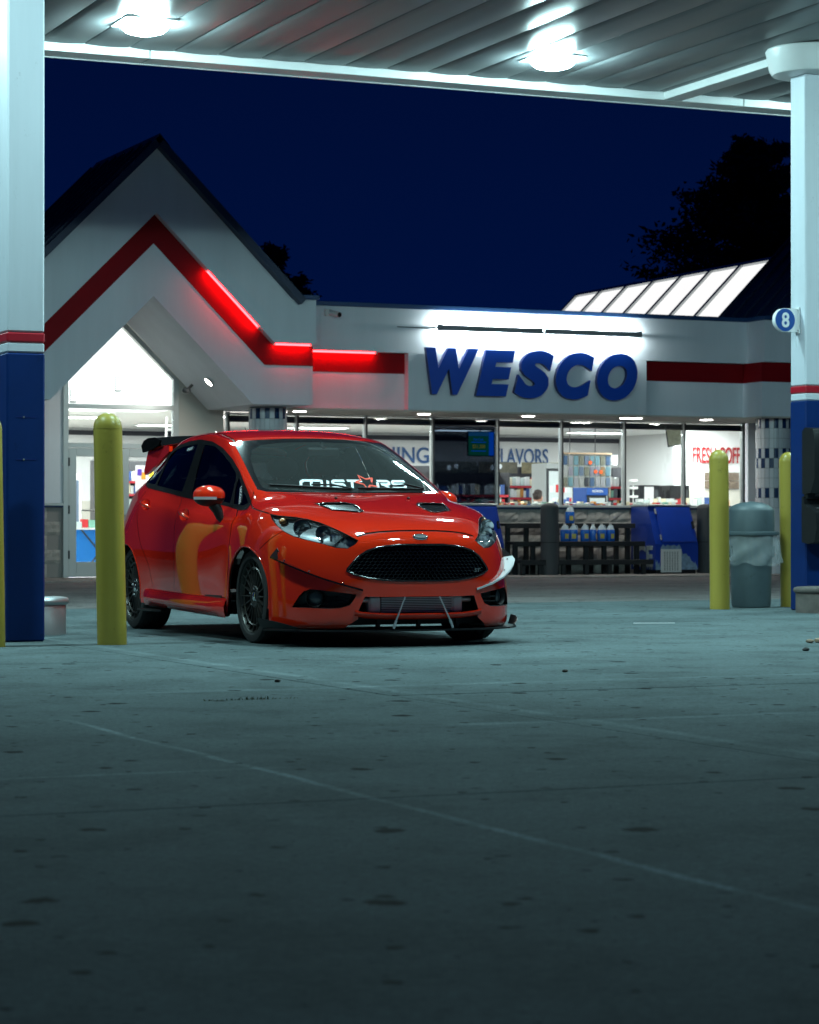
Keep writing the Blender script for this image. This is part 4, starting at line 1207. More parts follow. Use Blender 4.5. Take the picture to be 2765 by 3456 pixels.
# ------------------------------------------------------------------ trees behind the shop
leaf = pbr('dark_needles', (.022, .035, .022), .8)
bark = pbr('bark', (.035, .028, .022), .9, bump=.3)
def tree(x, y, h, w, label, seed, lopsided=0.0, n_b=46, n_leaf=230, z0=.25, group=None):
    rn = random.Random(seed)
    o = thing('pine_tree', label, 'tree', (x, y, 0), 0, 'dark trees behind the shop')
    tr = MB(); tr.tube([(0, 0, 0), (.1, 0, h * .3), (-.05, .1, h * .6), (.05, 0, h * .93)], [.26, .2, .13, .03], 8)
    lf = MB()
    vs, fs = [], []
    for k in range(n_b):
        f = z0 + (1 - z0) * (k + rn.random()) / n_b
        ang = rn.uniform(0, 2 * math.pi)
        prof = math.sin(min(1, (1 - f) / .60 + .10) * math.pi / 2) * (.55 + .45 * min(1, (f - z0 + .12) / .25))
        ln = w * prof * rn.uniform(.65, 1.12) + .25
        if math.cos(ang) < 0: ln *= 1 + lopsided * (1 - f) * 1.6
        p0 = Vector((0, 0, f * h)); d = Vector((math.cos(ang), math.sin(ang), rn.uniform(.05, .45)))
        p1 = p0 + d * ln * .55; p2 = p0 + Vector((d.x * ln, d.y * ln, d.z * ln * 1.25))
        tr.tube([p0, p1, p2], [.05, .03, .01], 5)
        for q in range(n_leaf):
            u = rn.uniform(.15, 1.0)
            c = p0.lerp(p2, u) + Vector((rn.gauss(0, 1), rn.gauss(0, 1), rn.gauss(.2, .8))) * (.13 + .09 * ln * (.4 + .5 * u)) * .5
            s = rn.uniform(.07, .18)
            a = Vector((rn.gauss(0, 1), rn.gauss(0, 1), rn.gauss(.2, .7))).normalized() * s
            b = a.orthogonal().normalized() * s * .42
            i = len(vs); vs += [c - a * .4, c + b, c + a, c - b]; fs.append((i, i + 1, i + 2, i + 3))
    lf.add(vs, fs)
    tr.build('trunk', bark, o, 60); lf.build('crown', leaf, o, 0)
    return o
tree(8.5, 60, 9.95, 2.0, 'tall dark pine tree rising behind the skylight and the right column', 5, lopsided=.60, n_b=120, n_leaf=270, z0=.40)
tree(-3.25, 63, 7.75, 1.15, 'small dark tree peeking over the right slope of the entrance gable', 8, n_b=30, n_leaf=200, z0=.4)

# ------------------------------------------------------------------ litter on the slabs
pb = [(-.16, .0), (-.08, -.012), (0, -.004), (.09, -.014), (.16, .01), (.155, .022), (.08, .004), (0, .014), (-.09, .006), (-.158, .018)]
tag(MB().prism(pb, 2, .001, .006).build('paper_scrap', M['print_white'], None, 0, loc=(1.854, 18.70, .001), rot=(0, 0, .1)), 'thin white paper strip lying on the slab right of the car', 'litter')
rn = random.Random(2)
for i, (x, y, r, c) in enumerate(((2.52, 15.55, .022, (.30, .22, .16)), (2.585, 15.60, .026, (.34, .25, .18)), (2.335, 14.55, .018, (.05, .05, .05)), (.78, 12.4, .012, (.06, .05, .04)), (-.62, 11.6, .012, (.05, .05, .04)))):
    mb = MB(); mb.sphere((0, 0, r * .55), (r * 1.3, r, r * .6), 9, 6)
    mb.v = [(a + rn.uniform(-.2, .2) * r, b + rn.uniform(-.2, .2) * r, max(0, c_ + rn.uniform(-.1, .1) * r)) for a, b, c_ in mb.v]
    tag(mb.build('pebble', pbr('pebble', c, .9), None, 60, loc=(x, y, 0)), ['brown pebble at the right edge of the forecourt', 'larger pale brown pebble at the right edge beside another', 'dark pebble nearer the camera at the right edge',
        'tiny dark pebble right of the long joint', 'tiny dark pebble left of the weeds'][i], 'pebble', 'pebbles on the forecourt')
# a line of weeds in the slab joint
wd = MB(); a0 = W(-6.54, 24.75); a1 = W(-6.12, 24.75)
for k in range(120):
    u = rn.random() ** 1.2
    p = a0.lerp(a1, u); h = rn.uniform(.003, .011) * (1.6 if .35 < u < .7 else 1); d = rn.uniform(0, 6.28)
    q = Vector((math.cos(d), math.sin(d), 0)) * h * .8; s_ = Vector((-q.y, q.x, 0)) * .3
    wd.add([p - s_, p + s_, p + q + Vector((0, 0, h))], [(0, 1, 2)])
tag(wd.build('joint_weeds', pbr('weed', (.05, .07, .025), .8), None, 0), 'low weeds growing in a slab joint left of centre', 'weeds', kind='stuff')
# ------------------------------------------------------------------ the red hatchback (x forward, y to its left, z up)
CX, CY, CYAW = -.757, 17.0, R(-66.3)
car = thing('hatchback', 'orange red hatchback with black multi spoke wheels parked under the canopy', 'car', (CX, CY, 0), CYAW)
# control stations of the body skin, nose to tail; each runs from the middle out and down one side
ST=[
 [(2.025,0,.106),(2.015,.2,.106),(1.985,.4,.106),(1.922,.55,.106),(1.825,.662,.108),(1.715,.735,.112),(1.615,.778,.115),(1.525,.805,.122),(1.445,.825,.13),(1.34,.842,.14),(1.245,.85,.15)],
 [(2.062,0,.150),(2.052,.2,.150),(2.018,.4,.150),(1.955,.55,.150),(1.855,.664,.152),(1.742,.738,.155),(1.637,.782,.158),(1.54,.81,.165),(1.45,.83,.175),(1.34,.846,.185),(1.245,.855,.2)],
 [(2.080,0,.300),(2.070,.2,.300),(2.035,.4,.300),(1.965,.55,.300),(1.86,.665,.300),(1.745,.74,.300),(1.64,.785,.300),(1.545,.812,.305),(1.45,.832,.31),(1.34,.85,.315),(1.245,.858,.32)],
 [(2.088,0,.400),(2.078,.2,.400),(2.042,.4,.400),(1.965,.55,.402),(1.855,.66,.405),(1.735,.735,.41),(1.63,.782,.415),(1.54,.81,.415),(1.45,.832,.41),(1.34,.852,.41),(1.245,.86,.41)],
 [(2.090,0,.500),(2.078,.2,.500),(2.038,.4,.502),(1.955,.55,.506),(1.84,.655,.512),(1.72,.73,.52),(1.615,.778,.525),(1.53,.808,.525),(1.44,.832,.515),(1.34,.853,.50),(1.245,.861,.48)],
 [(2.080,0,.600),(2.066,.2,.600),(2.022,.4,.600),(1.93,.542,.605),(1.81,.642,.615),(1.685,.715,.628),(1.585,.763,.636),(1.505,.797,.632),(1.425,.826,.61),(1.335,.85,.575),(1.245,.861,.53)],
 [(2.050,0,.668),(2.035,.2,.668),(1.985,.4,.666),(1.89,.532,.674),(1.765,.625,.69),(1.64,.695,.708),(1.535,.747,.716),(1.46,.785,.706),(1.39,.82,.672),(1.315,.847,.615),(1.245,.861,.545)],
 [(1.985,0,.722),(1.965,.2,.722),(1.905,.4,.722),(1.80,.525,.73),(1.675,.61,.748),(1.555,.675,.768),(1.46,.73,.778),(1.39,.775,.762),(1.335,.815,.712),(1.285,.846,.635),(1.245,.861,.55)],
 [(1.87,0,.776),(1.85,.2,.777),(1.79,.39,.780),(1.69,.52,.789),(1.57,.61,.802),(1.465,.68,.814),(1.38,.736,.812),(1.32,.783,.785),(1.285,.82,.725),(1.26,.848,.640),(1.245,.861,.55)],
 [(1.60,0,.850),(1.58,.2,.852),(1.52,.39,.857),(1.43,.52,.862),(1.34,.61,.866),(1.28,.675,.864),(1.235,.732,.846),(1.215,.78,.806),(1.215,.818,.738),(1.23,.847,.645),(1.245,.861,.55)],
 [(1.28,0,.912),(1.27,.2,.915),(1.23,.39,.918),(1.17,.525,.916),(1.115,.61,.908),(1.085,.672,.892),(1.07,.728,.862),(1.065,.775,.815),(1.07,.815,.738),(1.08,.846,.62),(1.10,.861,.45)],
 [(1.10,0,.944),(1.09,.2,.947),(1.065,.40,.949),(1.03,.545,.947),(1.00,.632,.940),(.975,.68,.915),(.955,.716,.870),(.945,.765,.815),(.945,.818,.735),(.945,.848,.58),(.945,.858,.30)],
 [(1.03,0,.957),(1.02,.2,.959),(1.00,.40,.961),(.975,.55,.960),(.95,.645,.955),(.925,.687,.922),(.90,.716,.868),(.88,.77,.81),(.88,.842,.715),(.88,.843,.50),(.88,.84,.160)],
 [(.83,0,1.068),(.815,.22,1.070),(.785,.425,1.071),(.74,.558,1.070),(.70,.632,1.065),(.675,.674,1.02),(.645,.724,.872),(.64,.785,.81),(.64,.849,.69),(.64,.846,.40),(.64,.832,.160)],
 [(.575,0,1.196),(.56,.22,1.197),(.53,.41,1.197),(.485,.535,1.193),(.445,.598,1.185),(.415,.643,1.13),(.385,.730,.887),(.385,.795,.815),(.385,.853,.66),(.385,.849,.37),(.385,.832,.165)],
 [(.30,0,1.320),(.285,.22,1.320),(.258,.395,1.316),(.215,.51,1.307),(.18,.564,1.293),(.155,.609,1.238),(.13,.735,.903),(.13,.803,.822),(.13,.8555,.65),(.13,.851,.36),(.13,.834,.172)],
 [(.13,0,1.362),(.12,.22,1.360),(.09,.39,1.352),(.06,.495,1.342),(.03,.545,1.325),(.01,.592,1.28),(-.01,.738,.918),(-.01,.806,.83),(-.01,.857,.645),(-.01,.852,.36),(-.01,.835,.18)],
 [(-.15,0,1.398),(-.155,.22,1.395),(-.17,.39,1.386),(-.19,.49,1.374),(-.21,.538,1.356),(-.22,.588,1.312),(-.24,.739,.936),(-.24,.806,.842),(-.24,.858,.645),(-.24,.8525,.36),(-.24,.836,.184)],
 [(-.45,0,1.413),(-.45,.22,1.410),(-.455,.385,1.401),(-.46,.485,1.388),(-.465,.533,1.368),(-.47,.583,1.322),(-.48,.738,.958),(-.48,.806,.860),(-.48,.858,.645),(-.48,.852,.37),(-.48,.837,.19)],
 [(-.80,0,1.408),(-.80,.22,1.405),(-.80,.38,1.395),(-.80,.478,1.380),(-.80,.527,1.358),(-.80,.578,1.305),(-.80,.732,.985),(-.80,.804,.885),(-.80,.857,.65),(-.80,.852,.40),(-.80,.842,.195)],
 [(-1.12,0,1.386),(-1.12,.22,1.383),(-1.115,.37,1.370),(-1.11,.465,1.350),(-1.10,.515,1.322),(-1.09,.568,1.262),(-1.09,.718,1.010),(-1.09,.798,.908),(-1.09,.858,.67),(-1.09,.860,.45),(-1.09,.85,.2)],
 [(-1.38,0,1.350),(-1.38,.22,1.346),(-1.37,.355,1.328),(-1.36,.44,1.302),(-1.345,.49,1.268),(-1.335,.545,1.20),(-1.325,.695,1.03),(-1.335,.765,.925),(-1.345,.842,.69),(-1.345,.86,.47),(-1.345,.85,.2)],
 [(-1.60,0,1.27),(-1.595,.22,1.265),(-1.58,.345,1.247),(-1.56,.43,1.218),(-1.54,.48,1.185),(-1.525,.535,1.13),(-1.52,.665,1.02),(-1.535,.728,.925),(-1.555,.80,.70),(-1.57,.82,.48),(-1.57,.83,.21)],
 [(-1.735,0,1.10),(-1.73,.22,1.095),(-1.71,.36,1.08),(-1.68,.46,1.06),(-1.655,.525,1.04),(-1.64,.575,1.01),(-1.635,.645,.96),(-1.65,.69,.88),(-1.68,.75,.69),(-1.70,.77,.48),(-1.70,.79,.23)],
 [(-1.83,0,.92),(-1.825,.22,.915),(-1.80,.37,.91),(-1.77,.49,.90),(-1.74,.56,.89),(-1.72,.62,.87),(-1.72,.665,.84),(-1.735,.71,.78),(-1.77,.76,.65),(-1.79,.77,.47),(-1.79,.75,.25)],
 [(-1.91,0,.68),(-1.905,.22,.68),(-1.88,.38,.68),(-1.85,.51,.675),(-1.83,.59,.67),(-1.81,.65,.655),(-1.81,.69,.635),(-1.82,.715,.60),(-1.84,.73,.54),(-1.85,.735,.44),(-1.85,.71,.27)],
 [(-1.94,0,.42),(-1.935,.22,.42),(-1.91,.38,.42),(-1.88,.51,.42),(-1.86,.59,.42),(-1.845,.64,.42),(-1.845,.67,.41),(-1.85,.69,.40),(-1.86,.70,.38),(-1.865,.70,.34),(-1.865,.68,.28)],
 [(-1.88,0,.26),(-1.875,.22,.26),(-1.86,.38,.26),(-1.84,.51,.26),(-1.83,.57,.26),(-1.83,.6,.26),(-1.83,.62,.26),(-1.84,.64,.26),(-1.85,.65,.265),(-1.85,.66,.27),(-1.85,.66,.27)],
]
def bsp(n,sub):
    # open uniform cubic b-spline basis with reflected end points; returns matrix (m,n)
    m=(n-1)*sub+1;A=np.zeros((m,n))
    for k in range(m):
        i=min(k//sub,n-2);t=k/sub-i
        w=[(1-t)**3/6,(3*t**3-6*t*t+4)/6,(-3*t**3+3*t*t+3*t+1)/6,t**3/6]
        for j,ww in zip((i-1,i,i+1,i+2),w):
            if j<0: A[k,0]+=2*ww;A[k,1]-=ww
            elif j>n-1: A[k,n-1]+=2*ww;A[k,n-2]-=ww
            else: A[k,j]+=ww
    return A
def hull(subu=7,subv=6):
    P=np.array(ST,float)                     # stations x points x 3
    full=np.concatenate([P[:,:0:-1]*[1,-1,1],P],1)   # -side .. centre .. +side
    nu,nv=full.shape[:2]
    B1u,B1v=bsp(nu,1),bsp(nv,1);C=full.copy()
    for _ in range(3): C=C+.8*(full-np.einsum('ab,bcd,ec->aed',B1u,C,B1v))
    return np.einsum('ab,bcd,ec->aed',bsp(nu,subu),C,bsp(nv,subv))
SU, SV = 7, 6
GF = hull(SU, SV)
mid = GF.shape[1] // 2
du = np.gradient(GF, axis=0); dv = np.gradient(GF, axis=1)
NF = np.cross(du, dv); NF /= np.maximum(np.linalg.norm(NF, axis=2, keepdims=True), 1e-9)
if (NF * (GF - np.array([0, 0, .6]))).sum() < 0: NF = -NF
H = np.concatenate([GF, NF], 2)[:, mid:]
nu, nv = H.shape[:2]
skin_polys = []
for i in range(nu - 1):
    for j in range(nv - 1):
        skin_polys.append([H[i, j], H[i + 1, j], H[i + 1, j + 1], H[i, j + 1]])
bv_v = [tuple(p) for p in GF.reshape(-1, 3)]
nvf = GF.shape[1]
bv_f = [(i * nvf + j, (i + 1) * nvf + j, (i + 1) * nvf + j + 1, i * nvf + j + 1) for i in range(GF.shape[0] - 1) for j in range(nvf - 1)]
bvh = BVHTree.FromPolygons(bv_v, bv_f)
def hit(o, d):
    loc, n, idx, dist = bvh.ray_cast(Vector(o), Vector(d))
    if loc is None:
        loc, n, idx, dist = bvh.find_nearest(Vector(o) + Vector(d) * 1.5)
    if n.dot(Vector(d)) > 0: n = -n
    return loc, n
def s_front(y, z): return hit((4, y, z), (-1, 0, 0))
def s_side(x, z, sg): return hit((x, 2 * sg, z), (0, -sg, 0))
def s_top(x, y): return hit((x, y, 3), (0, 0, -1))

PR = {'yz': (1, 2), 'xz': (0, 2), 'xy': (0, 1)}
def clip_half(poly, ia, ib, ax, ay, bx, by, inside):
    ex, ey = bx - ax, by - ay
    out = []
    n = len(poly)
    dd = [ex * (p[ib] - ay) - ey * (p[ia] - ax) for p in poly]
    if not inside: dd = [-d for d in dd]
    for k in range(n):
        d0, d1 = dd[k], dd[(k + 1) % n]
        if d0 >= 0: out.append(poly[k])
        if (d0 > 0 and d1 < 0) or (d0 < 0 and d1 > 0):
            t = d0 / (d0 - d1)
            out.append(poly[k] + (poly[(k + 1) % n] - poly[k]) * t)
    return out if len(out) >= 3 else None
def carve(polys, outline, proj, cond=None):
    """cut the skin along an outline; returns (inside, rest)"""
    ia, ib = PR[proj]
    tris = []
    for t in geometry.tessellate_polygon([[Vector((p[0], p[1], 0)) for p in outline]]):
        a, b, c = (outline[i] for i in t)
        ar = (b[0] - a[0]) * (c[1] - a[1]) - (b[1] - a[1]) * (c[0] - a[0])
        if abs(ar) < 1e-10: continue
        tris.append((a, b, c) if ar > 0 else (a, c, b))
    x0, x1 = min(p[0] for p in outline), max(p[0] for p in outline)
    y0, y1 = min(p[1] for p in outline), max(p[1] for p in outline)
    ins, rest = [], []
    for poly in polys:
        us = [p[ia] for p in poly]; vs = [p[ib] for p in poly]
        if max(us) < x0 or min(us) > x1 or max(vs) < y0 or min(vs) > y1 or (cond and not cond(poly[0])):
            rest.append(poly); continue
        left = [poly]
        for t in tris:
            nxt = []
            tx0 = min(q[0] for q in t); tx1 = max(q[0] for q in t); ty0 = min(q[1] for q in t); ty1 = max(q[1] for q in t)
            for q in left:
                if max(p[ia] for p in q) < tx0 or min(p[ia] for p in q) > tx1 or max(p[ib] for p in q) < ty0 or min(p[ib] for p in q) > ty1:
                    nxt.append(q); continue
                cur = q; pieces = []
                for k in range(3):
                    (ax, ay), (bx, by) = t[k], t[(k + 1) % 3]
                    o_ = clip_half(cur, ia, ib, ax, ay, bx, by, False)
                    if o_: pieces.append(o_)
                    cur = clip_half(cur, ia, ib, ax, ay, bx, by, True)
                    if cur is None: break
                if cur is None:
                    nxt.append(q)
                else:
                    ins.append(cur); nxt += pieces
            left = nxt
        rest += left
    return ins, rest
def strip(pts, w):
    """outline of a polyline thickened to width w (2D)"""
    L_, R_ = [], []
    for i, p in enumerate(pts):
        a = pts[max(0, i - 1)]; b = pts[min(len(pts) - 1, i + 1)]
        dx, dy = b[0] - a[0], b[1] - a[1]; l = math.hypot(dx, dy) or 1
        L_.append((p[0] - dy / l * w / 2, p[1] + dx / l * w / 2)); R_.append((p[0] + dy / l * w / 2, p[1] - dx / l * w / 2))
    return L_ + R_[::-1]
def skin_mesh(name, polys, m, sides, parent, off=0.0, dx=0.0, keep_n=True, both=False):
    """polys are for the left side (y > 0); sides is (1,), (-1,) or (1,-1) joined"""
    idx = {}; vs = []; ns = []; fs = []
    for sg in sides:
        for poly in polys:
            f = []
            for p in poly:
                k = (sg, round(p[0], 5), round(p[1], 5), round(p[2], 5)) if abs(p[1]) > 1e-5 else (0, round(p[0], 5), 0, round(p[2], 5))
                if k not in idx:
                    idx[k] = len(vs)
                    n = p[3:6]; n = n / max(1e-9, math.sqrt(float(n @ n)))
                    q = p[:3] + n * off
                    vs.append((q[0] + dx, q[1] * sg, q[2])); ns.append((n[0], n[1] * sg, n[2]))
                f.append(idx[k])
            g = []
            for a in f:
                if not g or a != g[-1]: g.append(a)
            if len(g) > 1 and g[0] == g[-1]: g.pop()
            if len(set(g)) < 3: continue
            # orient by normal
            a, b, c = (Vector(vs[g[0]]), Vector(vs[g[1]]), Vector(vs[g[2]]))
            if (b - a).cross(c - a).dot(Vector(ns[g[0]])) < 0: g = g[::-1]
            fs.append(tuple(g))
    me = D.meshes.new(name); me.from_pydata(vs, [], fs); me.materials.append(m)
    me.polygons.foreach_set('use_smooth', [True] * len(me.polygons)); me.update()
    if keep_n: me.normals_split_custom_set_from_vertices(ns)
    return link(name, me, parent)

# car materials
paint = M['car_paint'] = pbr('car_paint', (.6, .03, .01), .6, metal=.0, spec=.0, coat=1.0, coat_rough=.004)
nt, b = nodes_of(paint)
b.inputs['Coat IOR'].default_value = 1.70
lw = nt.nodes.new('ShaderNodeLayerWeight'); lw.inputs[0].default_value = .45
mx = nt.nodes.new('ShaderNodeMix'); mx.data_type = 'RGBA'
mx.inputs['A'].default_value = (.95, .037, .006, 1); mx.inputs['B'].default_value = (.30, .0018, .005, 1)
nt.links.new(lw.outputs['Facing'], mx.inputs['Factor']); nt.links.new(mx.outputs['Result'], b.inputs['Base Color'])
glass_ws = glass('windscreen_glass', (.80, .84, .83), refl_haze=.032)  # reflection haze painted as a little diffuse white
glass_side = glass('privacy_glass', (.10, .11, .12))
glass_lens = glass('lamp_cover', (.93, .95, .95), refl=.9)
trim = M['trim'] = pbr('window_trim', (.012, .012, .014), .8, spec=.0)
tyre_m = pbr('tyre_rubber', (.013, .013, .014), .72, bump=.15, bscale=90)
M['rod'] = pbr('bright_rod', (.72, .74, .76), .3, metal=.6)
rim_m = pbr('rim_black', (.055, .053, .05), .36, metal=.6)
chrome_d = pbr('lamp_chrome', (.80, .82, .85), .12, metal=1.0)
inner_m = pbr('lamp_bowl', (.74, .78, .83), .3, metal=.15)

P_ = skin_polys
side = lambda p: p[1] > .30
front = lambda p: p[0] > 1.0
circ = lambda cx, cz, r, n=40: [(cx + r * math.cos(2 * math.pi * k / n), cz + r * math.sin(2 * math.pi * k / n)) for k in range(n)]
FA, RA, WZ = 1.245, -1.245, .292
_, P_ = carve(P_, circ(FA, WZ, .319), 'xz', side)
_, P_ = carve(P_, [(FA - .319, WZ), (FA - .319, 0), (FA + .306, 0), (FA + .319, WZ)], 'xz', lambda p: p[1] > .5 and p[0] < 1.6)
_, P_ = carve(P_, circ(RA, WZ, .319), 'xz', side)
_, P_ = carve(P_, [(RA - .319, WZ), (RA - .319, 0), (RA + .319, 0), (RA + .319, WZ)], 'xz', side)
INTAKE = [(-.01, .305), (.26, .305), (.365, .308), (.388, .255), (.405, .213), (.40, .172), (.425, .155), (.455, .135), (.49, .09), (-.01, .09)]
_, P_ = carve(P_, INTAKE, 'yz', front)
GR = [(-.01, .626), (.143, .622), (.23, .614), (.30, .601), (.351, .585), (.40, .553), (.436, .515), (.466, .477), (.470, .464), (.43, .442), (.365, .423), (.25, .407), (.135, .402), (-.01, .402)]
g_in, P_ = carve(P_, GR, 'yz', front)
FOG = [(.73, .240), (.722, .264), (.703, .307), (.683, .338), (.656, .352), (.606, .346), (.529, .336), (.462, .326), (.415, .321), (.426, .295), (.451, .258), (.501, .240), (.566, .236), (.64, .238)]
f_in, P_ = carve(P_, FOG, 'yz', front)
HL = [(.734, .814), (.706, .803), (.635, .793), (.588, .782), (.536, .757), (.481, .717), (.423, .672), (.391, .648), (.413, .625), (.459, .598), (.517, .603), (.57, .623), (.649, .651), (.693, .672), (.722, .700), (.738, .741), (.741, .78)]
h_in, P_ = carve(P_, HL, 'yz', front)
WS = [(-.01, .948), (.183, .951), (.45, .953), (.60, .957), (.642, .972), (.634, 1.007), (.622, 1.06), (.612, 1.10), (.587, 1.19), (.562, 1.268), (.550, 1.294), (.520, 1.307), (.392, 1.318), (.212, 1.327), (-.01, 1.331)]
w_in, P_ = carve(P_, WS, 'yz', lambda p: p[0] > .1)
WSI = [(-.01, .957), (.30, .961), (.57, .968), (.605, .985), (.600, 1.02), (.582, 1.09), (.545, 1.18), (.49, 1.245), (.41, 1.279), (.25, 1.298), (-.01, 1.304)]
wi_in, w_fr = carve(w_in, WSI, 'yz')
DLO = [(1.003, .842), (.985, .872), (.814, .974), (.585, 1.096), (.379, 1.182), (.119, 1.263), (-.15, 1.316), (-.399, 1.338), (-.675, 1.335), (-.95, 1.315), (-1.14, 1.28), (-1.28, 1.22), (-1.36, 1.14), (-1.37, 1.075), (-1.30, 1.035), (-1.172, 1.013), (-.679, .972), (-.289, .936), (.105, .903), (.591, .866), (.86, .836)]
d_in, P_ = carve(P_, DLO, 'xz', side)
QUARTER = [(.615, 1.055), (.91, .885), (.85, .868), (.675, .882), (.625, .97)]
FGL = [(-.272, 1.298), (-.064, 1.280), (.163, 1.222), (.363, 1.156), (.535, 1.085), (.575, 1.045), (.585, .97), (.605, .887), (-.147, .954), (-.199, 1.062), (-.242, 1.187)]
RGL = [(-.43, 1.305), (-.725, 1.300), (-.95, 1.28), (-1.06, 1.25), (-1.04, 1.17), (-.975, 1.028), (-.356, .974), (-.379, 1.074), (-.402, 1.2)]
RQ = [(-1.10, 1.24), (-1.22, 1.19), (-1.31, 1.12), (-1.325, 1.08), (-1.27, 1.052), (-1.08, 1.038), (-1.03, 1.036), (-1.09, 1.17)]
q_in, d_in = carve(d_in, QUARTER, 'xz'); fg_in, d_in = carve(d_in, FGL, 'xz'); rg_in, d_in = carve(d_in, RGL, 'xz'); rq_in, d_in = carve(d_in, RQ, 'xz')
TL = [(-1.50, 1.00), (-1.43, .93), (-1.42, .85), (-1.50, .80), (-1.74, .80), (-1.80, .93), (-1.66, 1.00)]
t_in, P_ = carve(P_, TL, 'xz', side)
RW = [(-.01, 1.26), (.34, 1.235), (.40, 1.16), (.46, 1.04), (.44, 1.0), (-.01, 1.0)]
rw_in, P_ = carve(P_, RW, 'yz', lambda p: p[0] < -1.3)
VENT = [(1.42, .440), (1.444, .252), (1.505, .214), (1.68, .228), (1.700, .256), (1.608, .400)]
v_in, P_ = carve(P_, VENT, 'xy', lambda p: p[5] > .3)
handles = []
for hx, hz in ((-.055, .812), (-.945, .889)):
    e_in, P_ = carve(P_, [(hx + .105 * math.cos(a), hz + .038 * math.sin(a) - .33 * .105 * math.cos(a) * .5) for a in [2 * math.pi * k / 20 for k in range(20)]], 'xz', side)
    handles.append((hx, hz, e_in))
# panel gaps
gap = []
def cut_gap(pts, w, proj, cond=None):
    global P_
    a, P_ = carve(P_, strip(pts, w), proj, cond)
    gap.extend(a)
cut_gap([(-.01, .708), (.13, .7065), (.25, .700), (.33, .690), (.392, .673)], .010, 'yz', front)
cut_gap([(.905, .958), (.926, .940), (.930, .915), (.958, .884), (1.077, .853), (1.256, .831), (1.375, .815)], .006, 'xz', side)
cut_gap([(1.60, .712), (1.579, .695), (1.521, .654), (1.44, .59)], .005, 'xz', side)
cut_gap([(-.31, .94), (-.20, .80), (-.155, .66), (-.14, .50), (-.155, .36), (-.18, .275), (-.60, .265), (-.665, .36), (-.72, .47), (-.90, .62), (-.985, .72), (-1.10, .84), (-1.16, 1.01)], .006, 'xz', side)
cut_gap([(.80, .845), (.90, .80), (.935, .70), (.93, .56), (.90, .40), (.885, .275), (-.18, .268)], .006, 'xz', side)
cut_gap([(.205, .540), (.05, .523), (-.2, .499), (-.6, .478), (-1.0, .470), (-1.25, .455)], .013, 'xy', lambda p: p[2] > 1.2 and p[5] > .2)
# panels
hood_in, P_ = carve(P_, [(2.08, -.01), (2.01, .13), (1.995, .25), (1.985, .34), (1.985, .40), (1.80, .50), (1.60, .63), (1.385, .734), (1.256, .75), (1.077, .742), (.96, .709), (.928, .692), (.925, .676), (.905, .645), (.96, .50), (1.03, .25), (1.045, -.01)], 'xy', lambda p: p[2] > .69 and p[5] > .12 and p[0] > .9)
bump_in, P_ = carve(P_, [(2.3, .05), (2.3, .72), (1.6, .71), (1.578, .6935), (1.5205, .6525), (1.44, .59), (1.42, .05)], 'xz')
fd_in, P_ = carve(P_, [(.80, .848), (.90, .80), (.935, .70), (.93, .56), (.90, .40), (.885, .27), (-.18, .268), (-.155, .36), (-.14, .50), (-.155, .66), (-.20, .80), (-.315, .95), (-.289, .95), (.59, .88)], 'xz', side)
rd_in, P_ = carve(P_, [(-.31, .94), (-.20, .80), (-.155, .66), (-.14, .50), (-.155, .36), (-.18, .268), (-.60, .265), (-.665, .36), (-.72, .47), (-.90, .62), (-.985, .72), (-1.10, .84), (-1.17, 1.02), (-.68, .99)], 'xz', side)
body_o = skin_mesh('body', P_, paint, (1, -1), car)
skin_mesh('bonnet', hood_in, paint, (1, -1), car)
bumper = skin_mesh('front_bumper', bump_in, paint, (1, -1), car)
skin_mesh('panel_gap', gap, M['black_plastic'], (1, -1), car, off=-.006)
skin_mesh('inner_liner', P_ + hood_in + bump_in + fd_in + rd_in, M['black_plastic'], (1, -1), car, off=-.022)
skin_mesh('windscreen', wi_in, glass_ws, (1, -1), car)
skin_mesh('windscreen_border', w_fr, M['black_gloss'], (1, -1), car)
skin_mesh('rear_window', rw_in, glass_side, (1, -1), car)
for sg in (-1, 1):
    fd = skin_mesh('door', fd_in, paint, (sg,), car); rd = skin_mesh('door', rd_in, paint, (sg,), car)
    skin_mesh('window_trim', d_in, trim, (sg,), car, off=.0015)
    for nm, q in (('side_window', q_in), ('side_window', fg_in), ('side_window', rg_in), ('side_window', rq_in)):
        skin_mesh(nm, q, glass_side, (sg,), car, off=-.002)
    skin_mesh('tail_lamp', t_in, flat('tail', (.22, .003, .006), .1), (sg,), car)
    for (hx, hz, e_in), d in zip(handles, (fd, rd)):
        q2 = []
        for poly in e_in:
            r = []
            for p in poly:
                a = ((p[0] - hx) / .105) ** 2 + ((p[2] - hz + .165 * (p[0] - hx)) / .038) ** 2
                v = p.copy(); v[:3] -= p[3:6] * .022 * max(0, 1 - a); r.append(v)
            q2.append(r)
        skin_mesh('handle_cup', q2, paint, (sg,), d, keep_n=False)
        pts = []
        for k in range(9):
            t = k / 8 - .5; x = hx + t * .23; z = hz - t * .23 * .17
            loc, n = s_side(x, z, sg)
            pts.append(loc + n * (.022 - .05 * abs(t) ** 2 * 2.2 + .004))
        MB().tube(pts, [.006, .011, .013, .0135, .0135, .0135, .013, .011, .006], 8).build('handle', paint, d, 70)

